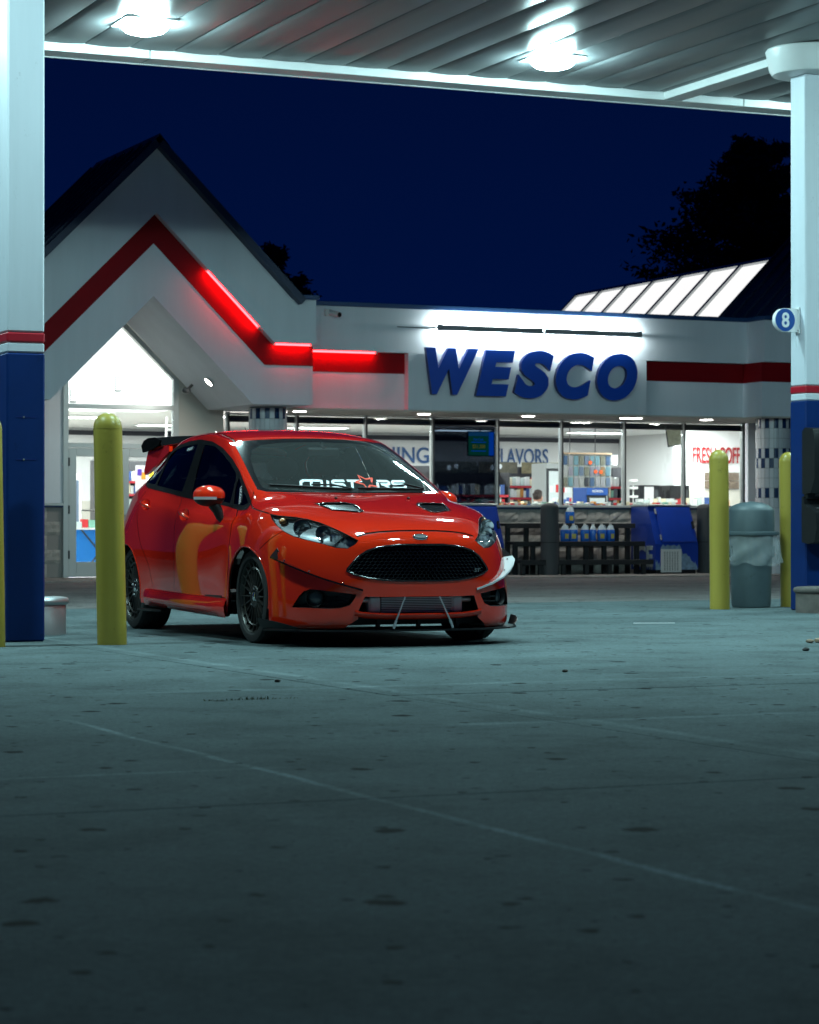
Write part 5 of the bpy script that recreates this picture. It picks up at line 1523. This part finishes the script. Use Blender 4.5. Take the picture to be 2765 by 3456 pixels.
# ---- nose details
def outline3(outl, proj, n_sub=6, closed=True, sg=1):
    pts = []
    m = len(outl)
    for i in range(m if closed else m - 1):
        a, b_ = outl[i], outl[(i + 1) % m]
        for k in range(n_sub):
            t = k / n_sub; u, v = a[0] + (b_[0] - a[0]) * t, a[1] + (b_[1] - a[1]) * t
            pts.append(s_front(u * sg, v) if proj == 'yz' else s_side(u, v, sg) if proj == 'xz' else s_top(u, v * sg))
    return pts
def full_outline(h):     # mirror a half outline that starts and ends on the centre line
    return [p for p in h if p[0] > 0] and ([(p[0], p[1]) for p in h[1:-1]] + [(-p[0], p[1]) for p in h[1:-1]][::-1])
gro = outline3(full_outline(GR), 'yz')
skin_mesh('grille_backing', g_in, pbr('grille_dark', (.004, .004, .005), .7), (1, -1), car, dx=-.085)
MB().grid([[l + n * .002 for l, n in gro + gro[:1]], [l + Vector((-.085, 0, 0)) for l, n in gro + gro[:1]]]).build('grille_wall', M['black_plastic'], car, 60)
MB().tube([l + n * .001 for l, n in gro], .0065, 8, closed=True).build('grille_rim', M['black_gloss'], car, 60)
def inside(pt, poly):
    c = False; n = len(poly)
    for i in range(n):
        (x1, y1), (x2, y2) = poly[i], poly[i - 1]
        if (y1 > pt[1]) != (y2 > pt[1]) and pt[0] < (x2 - x1) * (pt[1] - y1) / (y2 - y1) + x1: c = not c
    return c
FG = full_outline(GR)
hexm = MB(); a_ = .0165
done = set()
for i in range(-22, 23):
    for j in range(-12, 13):
        cy_ = i * a_ * 1.732 + (j % 2) * a_ * .866; cz_ = .51 + j * a_ * 1.5 * .80
        for k in range(6):
            p = (cy_ + a_ * math.sin(k * math.pi / 3), cz_ + a_ * .80 * math.cos(k * math.pi / 3))
            q = (cy_ + a_ * math.sin((k + 1) * math.pi / 3), cz_ + a_ * .80 * math.cos((k + 1) * math.pi / 3))
            mkey = (round((p[0] + q[0]) * 500), round((p[1] + q[1]) * 500))
            if mkey in done or not inside(((p[0] + q[0]) / 2, (p[1] + q[1]) / 2), FG): continue
            done.add(mkey)
            A = s_front(*p)[0] + Vector((-.016, 0, 0)); B = s_front(*q)[0] + Vector((-.016, 0, 0))
            d = (B - A); sdir = Vector((1, 0, 0)); w = d.cross(sdir).normalized() * .0024
            bk = Vector((-.022, 0, 0))
            hexm.add([A - w, A + w, B + w, B - w, A - w + bk, A + w + bk, B + w + bk, B - w + bk], [(0, 1, 2, 3)[::-1], (0, 4, 5, 1)[::-1], (2, 6, 7, 3)[::-1], (1, 5, 6, 2)[::-1], (0, 3, 7, 4)[::-1]])
hexm.build('grille_mesh', M['black_gloss'], car, 0, kind='stuff')
for y in (-.06, .10):
    MB().tube([(1.995, y + .042 * math.cos(t), .515 + .042 * math.sin(t)) for t in [2 * math.pi * k / 24 for k in range(24)]], .008, 6, True).build('horn', M['grey_plastic'], car, 60)
l, n = s_front(.395, .462)
text('lettering', 'ST', 'steel', car, (l.x - .004, .37, .452), .022, rot=(0, 0, R(90)), width=.04, shear=.2, bold=.01)
# bonnet badge
l, n = s_front(.0, .670)
q = Vector((0, 0, 1)).rotation_difference(n).to_matrix()
bg = MB(); bg.lathe([(0, .006), (.043, .006), (.050, .003), (.052, -.006)], 36); bg.v = [(a * .46, b_ * 1.0, c_) for a, b_, c_ in bg.v]
bd = bg.build('badge', M['chrome'], car, 60, loc=l, rot=q.to_euler())
bi = MB(); bi.lathe([(0, .0068), (.041, .0068), (.0415, .005)], 36); bi.v = [(a * .40, b_ * .98, c_) for a, b_, c_ in bi.v]
bi.build('badge_face', M['grey_plastic'], bd, 60)
text('lettering', 'BOOSTED', 'print_white', car, (l.x + .010, -.034, l.z - .006), .012, rot=(R(-18), 0, R(90)), width=.068, depth=.002)

# lower intake: cooler, bar, splitter, rods
ic = MB().span((1.93, -.235, .205), (1.985, .24, .30)).build('intercooler', flat('ic_dark', (.05, .055, .06)), car, 0)
for k in range(9):
    MB().span((1.986, -.235, .208 + k * .0105), (1.992, .24, .2135 + k * .0105)).build('fin', flat('ic_fin', (.62, .66, .70), .35), ic, smooth=0)
for y0, y1 in ((-.315, -.237), (.242, .312)): MB().span((1.92, y0, .202), (1.994, y1, .306), .012).build('end_tank', flat('ic_tank', (.62, .65, .68), .4), ic)
for y in (-.345, .345): MB().cyl((1.96, y - .03, .285), (1.96, y + .03, .285), .018, 12).build('hose_clamp', M['steel'], ic)
MB().span((1.60, -.50, .13), (1.90, .50, .62)).build('front_structure', M['black_plastic'], car, 0)
sec = [(2.045, .203), (2.055, .196), (2.05, .178), (2.03, .166), (1.98, .168), (1.98, .20)]
rows = []
for k in range(21):
    y = -.425 + .85 * k / 20
    x0 = s_front(y, .2)[0].x - 2.055 + .014
    rows.append([(a + x0, y, z + .02 * (abs(y) / .425) ** 4) for a, z in sec + sec[:1]])
MB().grid(rows).build('lower_bar', paint, car, 50)
sp = [(2.085, 0), (2.078, .2), (2.05, .4), (1.99, .56), (1.905, .68), (1.79, .775), (1.68, .835), (1.60, .862), (1.56, .80), (1.50, .0)]
spf = sp[:-1] + [(x, -y) for x, y in sp[1:-1]][::-1]
MB().prism(spf, 2, .094, .104).build('splitter', M['black_plastic'], car, 0)
for y in (-.25, .02, .28): MB().box((1.97, y, .14), (.03, .02, .06)).build('splitter_bracket', M['black_plastic'], car, smooth=0)
for sg in (-1, 1):
    MB().cyl((2.080, sg * .115, .304), (2.093, sg * .185, .150), .0052, 10).build('support_rod', M['rod'], car)
    MB().cyl((2.092, sg * .181, .160), (2.093, sg * .198, .112), .0085, 10).build('rod_end', M['rod'], car)
    # end fences
    base = [(1.53, .848), (1.62, .838), (1.72, .80), (1.80, .760), (1.86, .715)]; hs = [.062, .056, .045, .03, .012]
    g0 = [Vector((x, sg * y, .108)) for x, y in base]; g1 = [Vector((x, sg * (y + .02), .108 + h)) for (x, y), h in zip(base, hs)]
    t = Vector((0, sg * .005, 0))
    MB().grid([g0, g1]).grid([[p + t for p in g0], [p + t for p in g1]]).grid([g1, [p + t for p in g1]]).build('splitter_fence', M['black_plastic'], car, 40)
    # canard
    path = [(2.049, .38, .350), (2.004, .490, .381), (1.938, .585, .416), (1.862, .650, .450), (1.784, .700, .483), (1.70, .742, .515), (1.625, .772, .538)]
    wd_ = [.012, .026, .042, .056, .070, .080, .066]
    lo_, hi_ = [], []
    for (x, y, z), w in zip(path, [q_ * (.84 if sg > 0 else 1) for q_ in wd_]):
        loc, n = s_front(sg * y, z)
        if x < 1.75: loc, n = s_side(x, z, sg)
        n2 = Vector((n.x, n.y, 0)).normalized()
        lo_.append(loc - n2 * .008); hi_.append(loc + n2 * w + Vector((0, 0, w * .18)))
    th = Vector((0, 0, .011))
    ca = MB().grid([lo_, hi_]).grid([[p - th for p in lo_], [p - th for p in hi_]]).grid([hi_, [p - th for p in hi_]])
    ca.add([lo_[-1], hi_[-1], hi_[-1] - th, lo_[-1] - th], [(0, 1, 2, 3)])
    cn = ca.build('canard', M['black_gloss'] if sg < 0 else flat('canard_sheen', (.62, .64, .66), .35), car, 40)  # reflected light on the left canard is put into its pale colour
    tip = lo_[-1] + Vector((-.02, 0, .062))
    fin = MB().add([lo_[-2], lo_[-1], tip, lo_[-2] + Vector((0, sg * .006, 0)), lo_[-1] + Vector((0, sg * .006, 0)), tip + Vector((0, sg * .006, 0)), hi_[-1]],
                   [(0, 1, 2), (3, 5, 4), (0, 2, 5, 3), (1, 4, 5, 2), (1, 6, 2), (6, 4, 5)])
    fin.build('canard_fin', M['black_plastic'], cn, 0)
    for k in (1, 3, 5): MB().sphere(lo_[k].lerp(hi_[k], .35) + Vector((0, 0, .006)), .006, 8, 6).build('bolt', M['chrome'], cn)
    # fog pocket
    fo = outline3(FOG, 'yz', 4, True, sg)
    ctr = sum((l for l, n in fo), Vector()) / len(fo)
    inn = []
    for l, n in fo:
        p = l.lerp(ctr, .10) + Vector((-.065, -sg * .02, .0)); inn.append(p)
    fp = MB().grid([[l + n * .001 for l, n in fo + fo[:1]], inn + inn[:1]]).build('fog_pocket', M['black_plastic'], car, 60)
    mb = MB(); mb.add([ctr + Vector((-.075, -sg * .02, 0))] + inn, [(0, k + 1, (k + 1) % len(inn) + 1) for k in range(len(inn))]); mb.build('pocket_back', M['grey_plastic'], fp, 0)
    fl_, fn = s_front(sg * .628, .295)
    qd = Vector((0, 0, 1)).rotation_difference(Vector((.86, sg * .5, 0)).normalized()).to_matrix()
    c0 = fl_ + Vector((-.055, -sg * .02, 0))
    MB().lathe([(.056, 0), (.060, .022), (.052, .036), (.046, .028), (.044, .0)], 24, c0, qd).build('fog_ring', M['black_plastic'], fp, 50)
    MB().lathe([(0, .016), (.030, .014), (.044, .004)], 20, c0, qd).build('fog_lens', flat('foglens', (.10, .11, .12), .08), fp, 50)
    for k in range(2):
        pa = s_front(sg * .445, .272 + k * .024)[0] + Vector((-.035, 0, 0)); pb_ = s_front(sg * .57, .268 + k * .03)[0] + Vector((-.045, 0, 0))
        MB().tube([pa, pb_], .006, 6).build('louvre', M['black_plastic'], fp, 50)
    # head lamp
    hl = skin_mesh('headlight', h_in, glass_lens, (sg,), car)
    ho = outline3(HL, 'yz', 4, True, sg)
    hin = [l + Vector((-.042, -sg * .024, -.003)) for l, n in ho]
    MB().grid([[l - n * .003 for l, n in ho + ho[:1]], hin + hin[:1]]).build('lamp_surround', flat('lamp_side', (.14, .15, .16), .4), hl, 50)
    pl = []
    for poly in h_in:
        r = []
        for p in poly:
            v = p.copy(); v[0] -= .042; v[1] -= .024; v[2] -= .003; r.append(v)
        pl.append(r)
    skin_mesh('lamp_bowl', pl, inner_m, (sg,), hl)
    MB().tube([l - n * .004 for l, n in ho], .0045, 6, True).build('lamp_seal', M['black_plastic'], hl, 50)
    axis = Vector((.96, sg * .28, .02)).normalized(); qd = Vector((0, 0, 1)).rotation_difference(axis).to_matrix()
    for (y, z, r, dp) in ((.635, .725, .052, .036), (.555, .690, .046, .038)):
        l = s_front(sg * y, z)[0] - axis * dp
        MB().lathe([(.006, -.03), (r * .45, -.022), (r * .8, -.004), (r, .022), (r * 1.06, .026), (r * 1.08, .018)], 24, l, qd).build('reflector', chrome_d, hl, 40)
        MB().sphere(l + axis * .004, .012, 10, 8).build('bulb', M['print_white'], hl)
    l = s_front(sg * .50, .655)[0] - axis * .035
    for k in range(9):
        MB().box(l + Vector((0, sg * (-.034 + k * .0095), -.006 + k * .0018)), (.02, .004, .062 - .002 * k), 0).build('lamp_rib', chrome_d, hl, smooth=0)
    l = s_front(sg * .70, .765)[0] - axis * .03
    MB().sphere(l, (.03, .026, .022), 12, 8).build('indicator', flat('amber', (.50, .20, .07), .15), hl)
    pts = [s_front(sg * y, z)[0] - axis * .012 for y, z in ((.69, .788), (.62, .775), (.56, .748), (.50, .71), (.44, .668))]
    MB().tube(pts, .006, 6).build('lamp_trim', chrome_d, hl)
    # bonnet vents
    vo = outline3(VENT, 'xy', 3, True, sg)
    vc = sum((l for l, n in vo), Vector()) / len(vo)
    vt = MB().tube([l + n * .002 for l, n in vo], .0062, 8, True).build('bonnet_vent', M['black_gloss'], car, 60)
    skin_mesh('vent_floor', v_in, M['black_plastic'], (sg,), vt, off=-.02)
    for k in range(3):
        t0 = .22 + .25 * k
        a = (1.435 + (1.655 - 1.435) * t0, .425 - .06 * t0); b_ = (1.47 + (1.69 - 1.47) * t0, .225 + .01 * t0)
        A, nA = s_top(a[0], sg * a[1]); B, nB = s_top(b_[0], sg * b_[1]); f = Vector((.035, 0, -.012))
        MB().add([A + nA * .004, B + nB * .004, B + f + nB * -.012, A + f + nA * -.012], [(0, 1, 2, 3)]).build('vent_slat', M['black_gloss'], vt, smooth=0)
    l, n = s_top(1.292, sg * .252)
    MB().sphere(l + n * .005, (.013, .010, .009), 10, 6).build('washer_jet', M['black_plastic'], car)

# ---- mirrors
for sg in (-1, 1):
    o = link('door_mirror', None, car, (.66, -.885, .93) if sg < 0 else (.50, .85, .905))
    mb = MB()
    def shell(z0, z1, inset):
        rows = []
        for j in range(13):
            z = z0 + (z1 - z0) * j / 12
            row = []
            for i in range(33):
                a = 2 * math.pi * i / 32
                f = max(0, 1 - (abs((z - .005) / (.068 if z > .005 else .072))) ** 2.4) ** .5
                yy = math.copysign(abs(math.cos(a)) ** .75, math.cos(a)) * .108 * f + .0
                xx = math.sin(a) * (.068 if math.sin(a) > 0 else .05) * f
                row.append((xx - inset * 0, sg * yy, z + .06 * yy * 0 - .10 * max(0, -yy - .03) * 0))
            rows.append(row)
        return rows
    MB().grid(shell(-.012, .0725, 0)).build('mirror_cap', paint, o, 60)
    MB().grid(shell(-.066, -.0125, 0)).build('mirror_base', M['black_plastic'], o, 60)
    mb = MB(); r_ = [[(math.sin(a) * .069 + .001, sg * math.copysign(abs(math.cos(a)) ** .75, math.cos(a)) * .109, z) for a in [R(8 + 4 * k) for k in range(24)]] for z in (-.022, -.004)]
    mb.grid(r_).build('side_indicator', flat('ind', (.5, .5, .5), .15), o, 50)
    foot = [(.0, -sg * .03, -.05), (.015, -sg * .055, -.095), (.03, -sg * .065, -.14), (.04, -sg * .075, -.165)]
    MB().tube(foot, [.040, .034, .026, .012], 10).build('mirror_foot', M['black_plastic'], o, 60)

# ---- roof spoiler and gurney
def sect(y):
    k = abs(y) / .56
    dz = -.035 * k ** 3; dxx = .05 * k ** 2
    return [(-1.28 + dxx * .3, y, 1.366 + dz * 1.3), (-1.45 + dxx, y, 1.352 + dz), (-1.62 + dxx, y, 1.336 + dz), (-1.70 + dxx, y, 1.325 + dz), (-1.705 + dxx, y, 1.305 + dz), (-1.62 + dxx, y, 1.285 + dz), (-1.45 + dxx, y, 1.27 + dz), (-1.36, y, 1.30 + dz)]
ys = [-.56 + 1.12 * k / 24 for k in range(25)]
rows = [sect(y) + sect(y)[:1] for y in ys]
spo = MB().grid(rows); spo.add(sect(ys[0]), [tuple(range(8))]); spo.add(sect(ys[-1]), [tuple(range(8))[::-1]])
spoiler = spo.build('roof_spoiler', paint, car, 50)
for sg in (-1, 1):
    MB().prism([(-1.16, 1.315), (-1.30, 1.325), (-1.50, 1.315), (-1.66, 1.29), (-1.755, 1.15), (-1.745, 1.12), (-1.66, 1.13), (-1.45, 1.19), (-1.30, 1.235), (-1.16, 1.275)], 1, sg * .548 - .012, sg * .548 + .014).build('spoiler_fin', paint, spoiler, 40)
def sect2(y):
    k = abs(y) / .58; d = -.03 * k ** 3; e = .05 * k ** 2
    return [(-1.34 + e, y, 1.345 + d), (-1.42 + e, y, 1.392 + d), (-1.58 + e, y, 1.412 + d), (-1.72 + e, y, 1.405 + d), (-1.715 + e, y, 1.325 + d), (-1.45 + e, y, 1.325 + d)]
ys = [-.57 + 1.14 * k / 20 for k in range(21)]
gu = MB().grid([sect2(y) + sect2(y)[:1] for y in ys])
gurney = gu.build('spoiler_riser', flat('riser_black', (.006, .006, .007), .95, 0.0), spoiler, 50)
for sg in (-1, 1): MB().prism([(-1.30, 1.362), (-1.44, 1.388), (-1.60, 1.388), (-1.70, 1.372), (-1.765, 1.335), (-1.73, 1.285), (-1.55, 1.295), (-1.34, 1.33)], 1, sg * .575 - .005, sg * .575 + .005).build('riser_end', flat('riser_black', (.006, .006, .007), .95, 0.0), spoiler, 0)
MB().cyl((-1.05, 0, 1.385), (-1.10, 0, 1.455), .006, 6, .003).build('aerial', M['black_plastic'], car)

# ---- sills
for sg in (-1, 1):
    rows = []
    for k in range(19):
        t = k / 18; x = .895 - 1.70 * t
        e = min(1, min(t, 1 - t) / .10); zt = .012 * t * 3
        sc = [(.80, .285), (.836, .272), (.858 + .014 * e, .252), (.866 + .022 * e, .222), (.866 + .020 * e, .185), (.855, .150), (.78, .135)]
        rows.append([(x, sg * y, z + zt) for y, z in sc])
    MB().grid(rows).build('side_skirt', paint, car, 40)
    MB().span((-.60, sg * .834, .272), (.78, sg * .842, .288)).build('skirt_slot', M['black_plastic'], car, smooth=0)
    MB().prism([(-.86, .84), (-.80, .915), (-.50, .905), (-.40, .87), (-.40, .80), (-.86, .78)], 2, .148, .160).build('skirt_blade', M['black_plastic'], car, smooth=0) if sg > 0 else MB().prism([(-.86, -.84), (-.80, -.915), (-.50, -.905), (-.40, -.87), (-.40, -.80), (-.86, -.78)], 2, .148, .160).build('skirt_blade', M['black_plastic'], car, smooth=0)
    # arches: lip and well
    for cx in (FA, RA):
        pts = []
        for k in range(33):
            a = R(-12 + 204 * k / 32); x, z = cx + .319 * math.cos(a), WZ + .319 * math.sin(a)
            l, n = s_side(x, z, sg); pts.append(l - Vector((0, sg * .004, 0)))
        MB().tube(pts, .008, 8).build('arch_lip', paint, car, 60)
        MB().grid([[(cx + .331 * math.cos(a), sg * y, WZ + .331 * math.sin(a)) for a in [R(-20 + 220 * k / 24) for k in range(25)]] for y in (.50, .79)]).build('wheel_well', M['black_plastic'], car, 60)
MB().span((-1.80, -.50, .17), (1.85, .50, .24)).build('floor_pan', M['black_plastic'], car, smooth=0)
MB().span((-.88, -.80, .17), (.88, .80, .24)).build('floor_pan', M['black_plastic'], car, smooth=0)
MB().cyl((-1.90, .45, .23), (-1.55, .45, .23), .04, 12).build('exhaust', M['steel'], car)

# ---- wheels
rr = .296
def make_wheel():
    w = MB()
    # rim: barrel, outer lip, inner ring, hub (axle along +y, face at y = +.10)
    w.lathe([(.150, -.10), (.212, -.10), (.216, -.02), (.216, .085), (.228, .100), (.234, .098), (.234, .085), (.226, .08)], 64, (0, 0, 0), Matrix.Rotation(R(-90), 3, 'X'))
    w.lathe([(.186, .074), (.186, .088), (.181, .093), (.175, .088), (.175, .074)], 64, (0, 0, 0), Matrix.Rotation(R(-90), 3, 'X'))
    w.lathe([(.078, .03), (.078, .075), (.066, .088), (.040, .090), (.038, .082), (0, .082)], 36, (0, 0, 0), Matrix.Rotation(R(-90), 3, 'X'))
    me = w.mesh('wheel', rim_m, 40)
    return me
wheel_me = make_wheel()
ty = MB()
prof = [(.214, -.098), (.226, -.106), (.258, -.112), (.283, -.106), (.292, -.094), (rr, -.08), (rr, -.032), (rr - .007, -.030), (rr - .007, -.024), (rr, -.022), (rr, .022), (rr - .007, .024), (rr - .007, .030), (rr, .032), (rr, .08), (.292, .094), (.283, .106), (.258, .112), (.240, .110), (.236, .1045), (.233, .1)]
ty.lathe(prof, 72, (0, 0, 0), Matrix.Rotation(R(-90), 3, 'X'))
for k in range(48):
    for sgn in (-1, 1):
        a = 2 * math.pi * (k + (.5 if sgn < 0 else 0)) / 48
        ca_, sa_ = math.cos(a), math.sin(a)
        c = Vector((ca_ * rr, sgn * .072, sa_ * rr))
        ty.box(c, (.004, .034, .010), 0, Matrix.Rotation(-a, 3, 'Y'))
tyre_me = ty.mesh('tyre', tyre_m, 35)
sp_ = MB()
def spoke_piece(r0, r1, w0, w1, y0, y1):
    sp_.add([(r0, y0 - .018, -w0), (r0, y0 - .018, w0), (r0, y0, w0 * .6), (r0, y0, -w0 * .6), (r1, y1 - .014, -w1), (r1, y1 - .014, w1), (r1, y1, w1 * .6), (r1, y1, -w1 * .6)],
            [(3, 2, 6, 7), (0, 3, 7, 4), (2, 1, 5, 6), (0, 4, 5, 1)])
spoke_piece(.060, .178, .0055, .0045, .086, .089); spoke_piece(.182, .222, .0040, .0040, .089, .096)
sp_.f = [f[::-1] for f in sp_.f] if False else sp_.f
spoke_me = sp_.mesh('spoke', rim_m, 20)
nut = MB().lathe([(.0, .112), (.006, .112), (.009, .108), (.009, .085)], 6, (0, 0, 0), Matrix.Rotation(R(-90), 3, 'X')).mesh('lug_nut', chrome_d, 30)
cap_me = MB().lathe([(.0, .099), (.022, .097), (.028, .092), (.028, .08)], 20, (0, 0, 0), Matrix.Rotation(R(-90), 3, 'X')).mesh('hub_cap', chrome_d, 40)
disc_me = MB().lathe([(.0, .0), (.125, .0), (.125, -.02), (0, -.02)], 32, (0, 0, 0), Matrix.Rotation(R(-90), 3, 'X')).mesh('brake_disc', flat('disc', (.10, .095, .09), .45), 30)
for x in (FA, RA):
    for sg in (-1, 1):
        wh = link('wheel', wheel_me, car, (x, sg * .70, rr - .002), (0 if sg > 0 else 0, 0, 0 if sg > 0 else math.pi))
        link('tyre', tyre_me, wh); link('hub_cap', cap_me, wh); link('brake_disc', disc_me, wh, (0, .0, 0))
        for k in range(20): link('spoke', spoke_me, wh, None, (0, 2 * math.pi * k / 20, 0))
        for k in range(4):
            a = 2 * math.pi * k / 4 + .4
            link('lug_nut', nut, wh, (.054 * math.cos(a), -.012, .054 * math.sin(a)))

# ---- cabin
seat_m = pbr('seat_cloth', (.09, .092, .095), .8)
dash_m = pbr('dash', (.07, .072, .075), .7)
def seat(x, y, rear=False):
    w = .25 if not rear else .62
    s_ = MB().box((x, y, .50), (.5, w * 2, .14), .05).build('seat', seat_m, car)
    MB().box((x - .30, y, .80), (.13, w * 1.9, .58), .05, Matrix.Rotation(R(-18), 3, 'Y')).build('seat_back', seat_m, s_)
    for yy in ((y,) if not rear else (y - .35, y + .35)):
        MB().sphere((x - .40, yy, 1.17), (.05, .125, .085), 16, 10).build('head_rest', seat_m, s_)
        for e in (-.05, .05): MB().cyl((x - .38, yy + e, 1.04), (x - .40, yy + e, 1.14), .006, 6).build('head_rest_post', M['steel'], s_)
seat(.05, .36); seat(.05, -.36); seat(-.85, 0, True)
rows = []
for k in range(13):
    y = -.62 + 1.24 * k / 12
    rows.append([(1.0, y, .92), (.80, y, .955), (.62, y, .95 + .03 * math.exp(-((y - .36) / .16) ** 2)), (.52, y, .90), (.50, y, .72), (.60, y, .55)])
MB().grid(rows).build('dashboard', dash_m, car, 50)
sw = MB().tube([(.36 + .10 * math.sin(t) * .45, .36 + .185 * math.cos(t), .83 + .17 * math.sin(t)) for t in [2 * math.pi * k / 28 for k in range(28)]], .015, 8, True).build('steering_wheel', M['black_plastic'], car, 60)
MB().box((.38, .36, .83), (.05, .12, .11), .02).build('wheel_boss', M['black_plastic'], sw)
MB().cyl((.60, .36, .83), (.38, .36, .83), .03, 10).build('steering_column', M['black_plastic'], car)
mi = MB().box((.36, .03, 1.235), (.035, .24, .065), .015).build('rear_view_mirror', M['black_plastic'], car)
MB().cyl((.37, .03, 1.26), (.32, .03, 1.30), .01, 8).build('mirror_stem', M['black_plastic'], mi)
rows = [[(x, y, z) for y in (-.5, -.25, 0, .25, .5)] for x, z in ((.22, 1.29), (0, 1.345), (-.4, 1.375), (-.9, 1.365), (-1.3, 1.32))]
MB().grid(rows).build('headlining', flat('lining', (.10, .10, .10)), car, 60)

# ---- wipers
def on_glass(y, z, h=.012):
    l, n = s_front(y, z); return l + n * h
for ya, za, yb, zb in ((-.555, .995, -.03, .968), (.02, .975, .50, .972)):
    arm = MB().tube([on_glass(ya + (yb - ya) * t, za + (zb - za) * t, .010) for t in [k / 8 for k in range(9)]], .007, 6).build('wiper', M['black_plastic'], car, 60)
    MB().tube([on_glass(yb, zb, .015), on_glass(yb - .12, zb + .012, .028), on_glass((ya + yb) / 2, (za + zb) / 2 + .004, .024)], .006, 6).build('wiper_arm', M['black_plastic'], arm, 60)

# ---- banner letters on the windscreen, reading from the car's right to its left
stick = MB()
def stroke(mb, pts, w, close=False):
    """flat thick line following the glass; pts are (y, z)"""
    dense = []
    for i in range(len(pts) - 1):
        n = max(2, int(math.hypot(pts[i + 1][0] - pts[i][0], pts[i + 1][1] - pts[i][1]) / .012))
        for k in range(n): dense.append((pts[i][0] + (pts[i + 1][0] - pts[i][0]) * k / n, pts[i][1] + (pts[i + 1][1] - pts[i][1]) * k / n))
    dense.append(pts[-1])
    if close: dense.append(dense[1])
    A, B = [], []
    for i, p in enumerate(dense):
        a = dense[max(0, i - 1)]; b_ = dense[min(len(dense) - 1, i + 1)]
        dx_, dz_ = b_[0] - a[0], b_[1] - a[1]; l = math.hypot(dx_, dz_) or 1
        A.append(on_glass(p[0] - dz_ / l * w / 2, p[1] + dx_ / l * w / 2, .003)); B.append(on_glass(p[0] + dz_ / l * w / 2, p[1] - dx_ / l * w / 2, .003))
    mb.grid([A, B])
zb0, zt0 = .984, 1.031
def LT(u, v, y0, w): # letter box -> glass
    return (y0 + u * w + (v - .5) * .030, zb0 + v * (zt0 - zb0))
def letter(strokes, y0, w, t=.0105):
    mb = MB()
    for s_ in strokes: stroke(mb, [LT(u, v, y0, w) for u, v in s_], t)
    return mb
Ms = [[(0, 0), (0, .8), (.12, 1), (1.0, 1), (1, 0)], [(.5, .95), (.5, 0)]]
Is = [[(0, 0), (0, 1)]]
Ss = [[(1, 1), (.12, 1), (0, .85), (0, .62), (.12, .5), (.88, .5), (1, .38), (1, .15), (.88, 0), (0, 0)]]
Ts = [[(0, 1), (1.25, 1)], [(.42, .95), (.42, 0)]]
Rs = [[(0, 0), (0, .80)], [(-.05, 1), (.85, 1), (1, .88), (1, .62), (.85, .5), (.28, .5)], [(.45, .5), (1, 0)]]
for st_, y0, w in ((Ms, -.345, .140), (Is, -.163, .01), (Ss, -.130, .082), (Ts, -.030, .085), (Rs, .190, .085), (Ss, .300, .095)):
    letter(st_, y0, w, .0155).build('banner_letter', M['print_white'], car, 0)
star = MB(); sc, sz = .118, 1.022
sp5 = []
for k in range(10):
    a = R(90 + 18 + 36 * k); r_ = .060 if k % 2 == 0 else .027
    sp5.append((sc + r_ * 1.35 * math.cos(a), sz + r_ * .82 * math.sin(a)))
stroke(star, sp5[7:] + sp5[:6] + [sp5[6]], .010)
star.build('banner_star', flat('star', lin(225, 60, 25)), car, 0)

# small stickers on the side glass
for sg in (-1,):
    def decal(x, z, w, h, tilt, txt):
        l, n = s_side(x, z, sg)
        me = text_mesh(txt, h, depth=.001, width=w, bold=.01); me.materials.append(M['print_white']); me.name = 'sticker'
        zax = n; xax = Vector((math.cos(tilt), 0, math.sin(tilt))) * (1 if sg < 0 else -1)
        xax = (xax - n * xax.dot(n)).normalized(); yup = n.cross(xax)
        Mt = Matrix((xax, -n, yup)).transposed().to_4x4(); Mt.translation = l + n * .003
        o = link('sticker', me, car); o.matrix_local = Mt
    decal(-.62, 1.262, .12, .022, R(4), 'SPAZZ ST')
    decal(.70, .985, .13, .026, R(-62), 'UICCESS')
    decal(-1.25, 1.075, .05, .06, R(10), 'A')
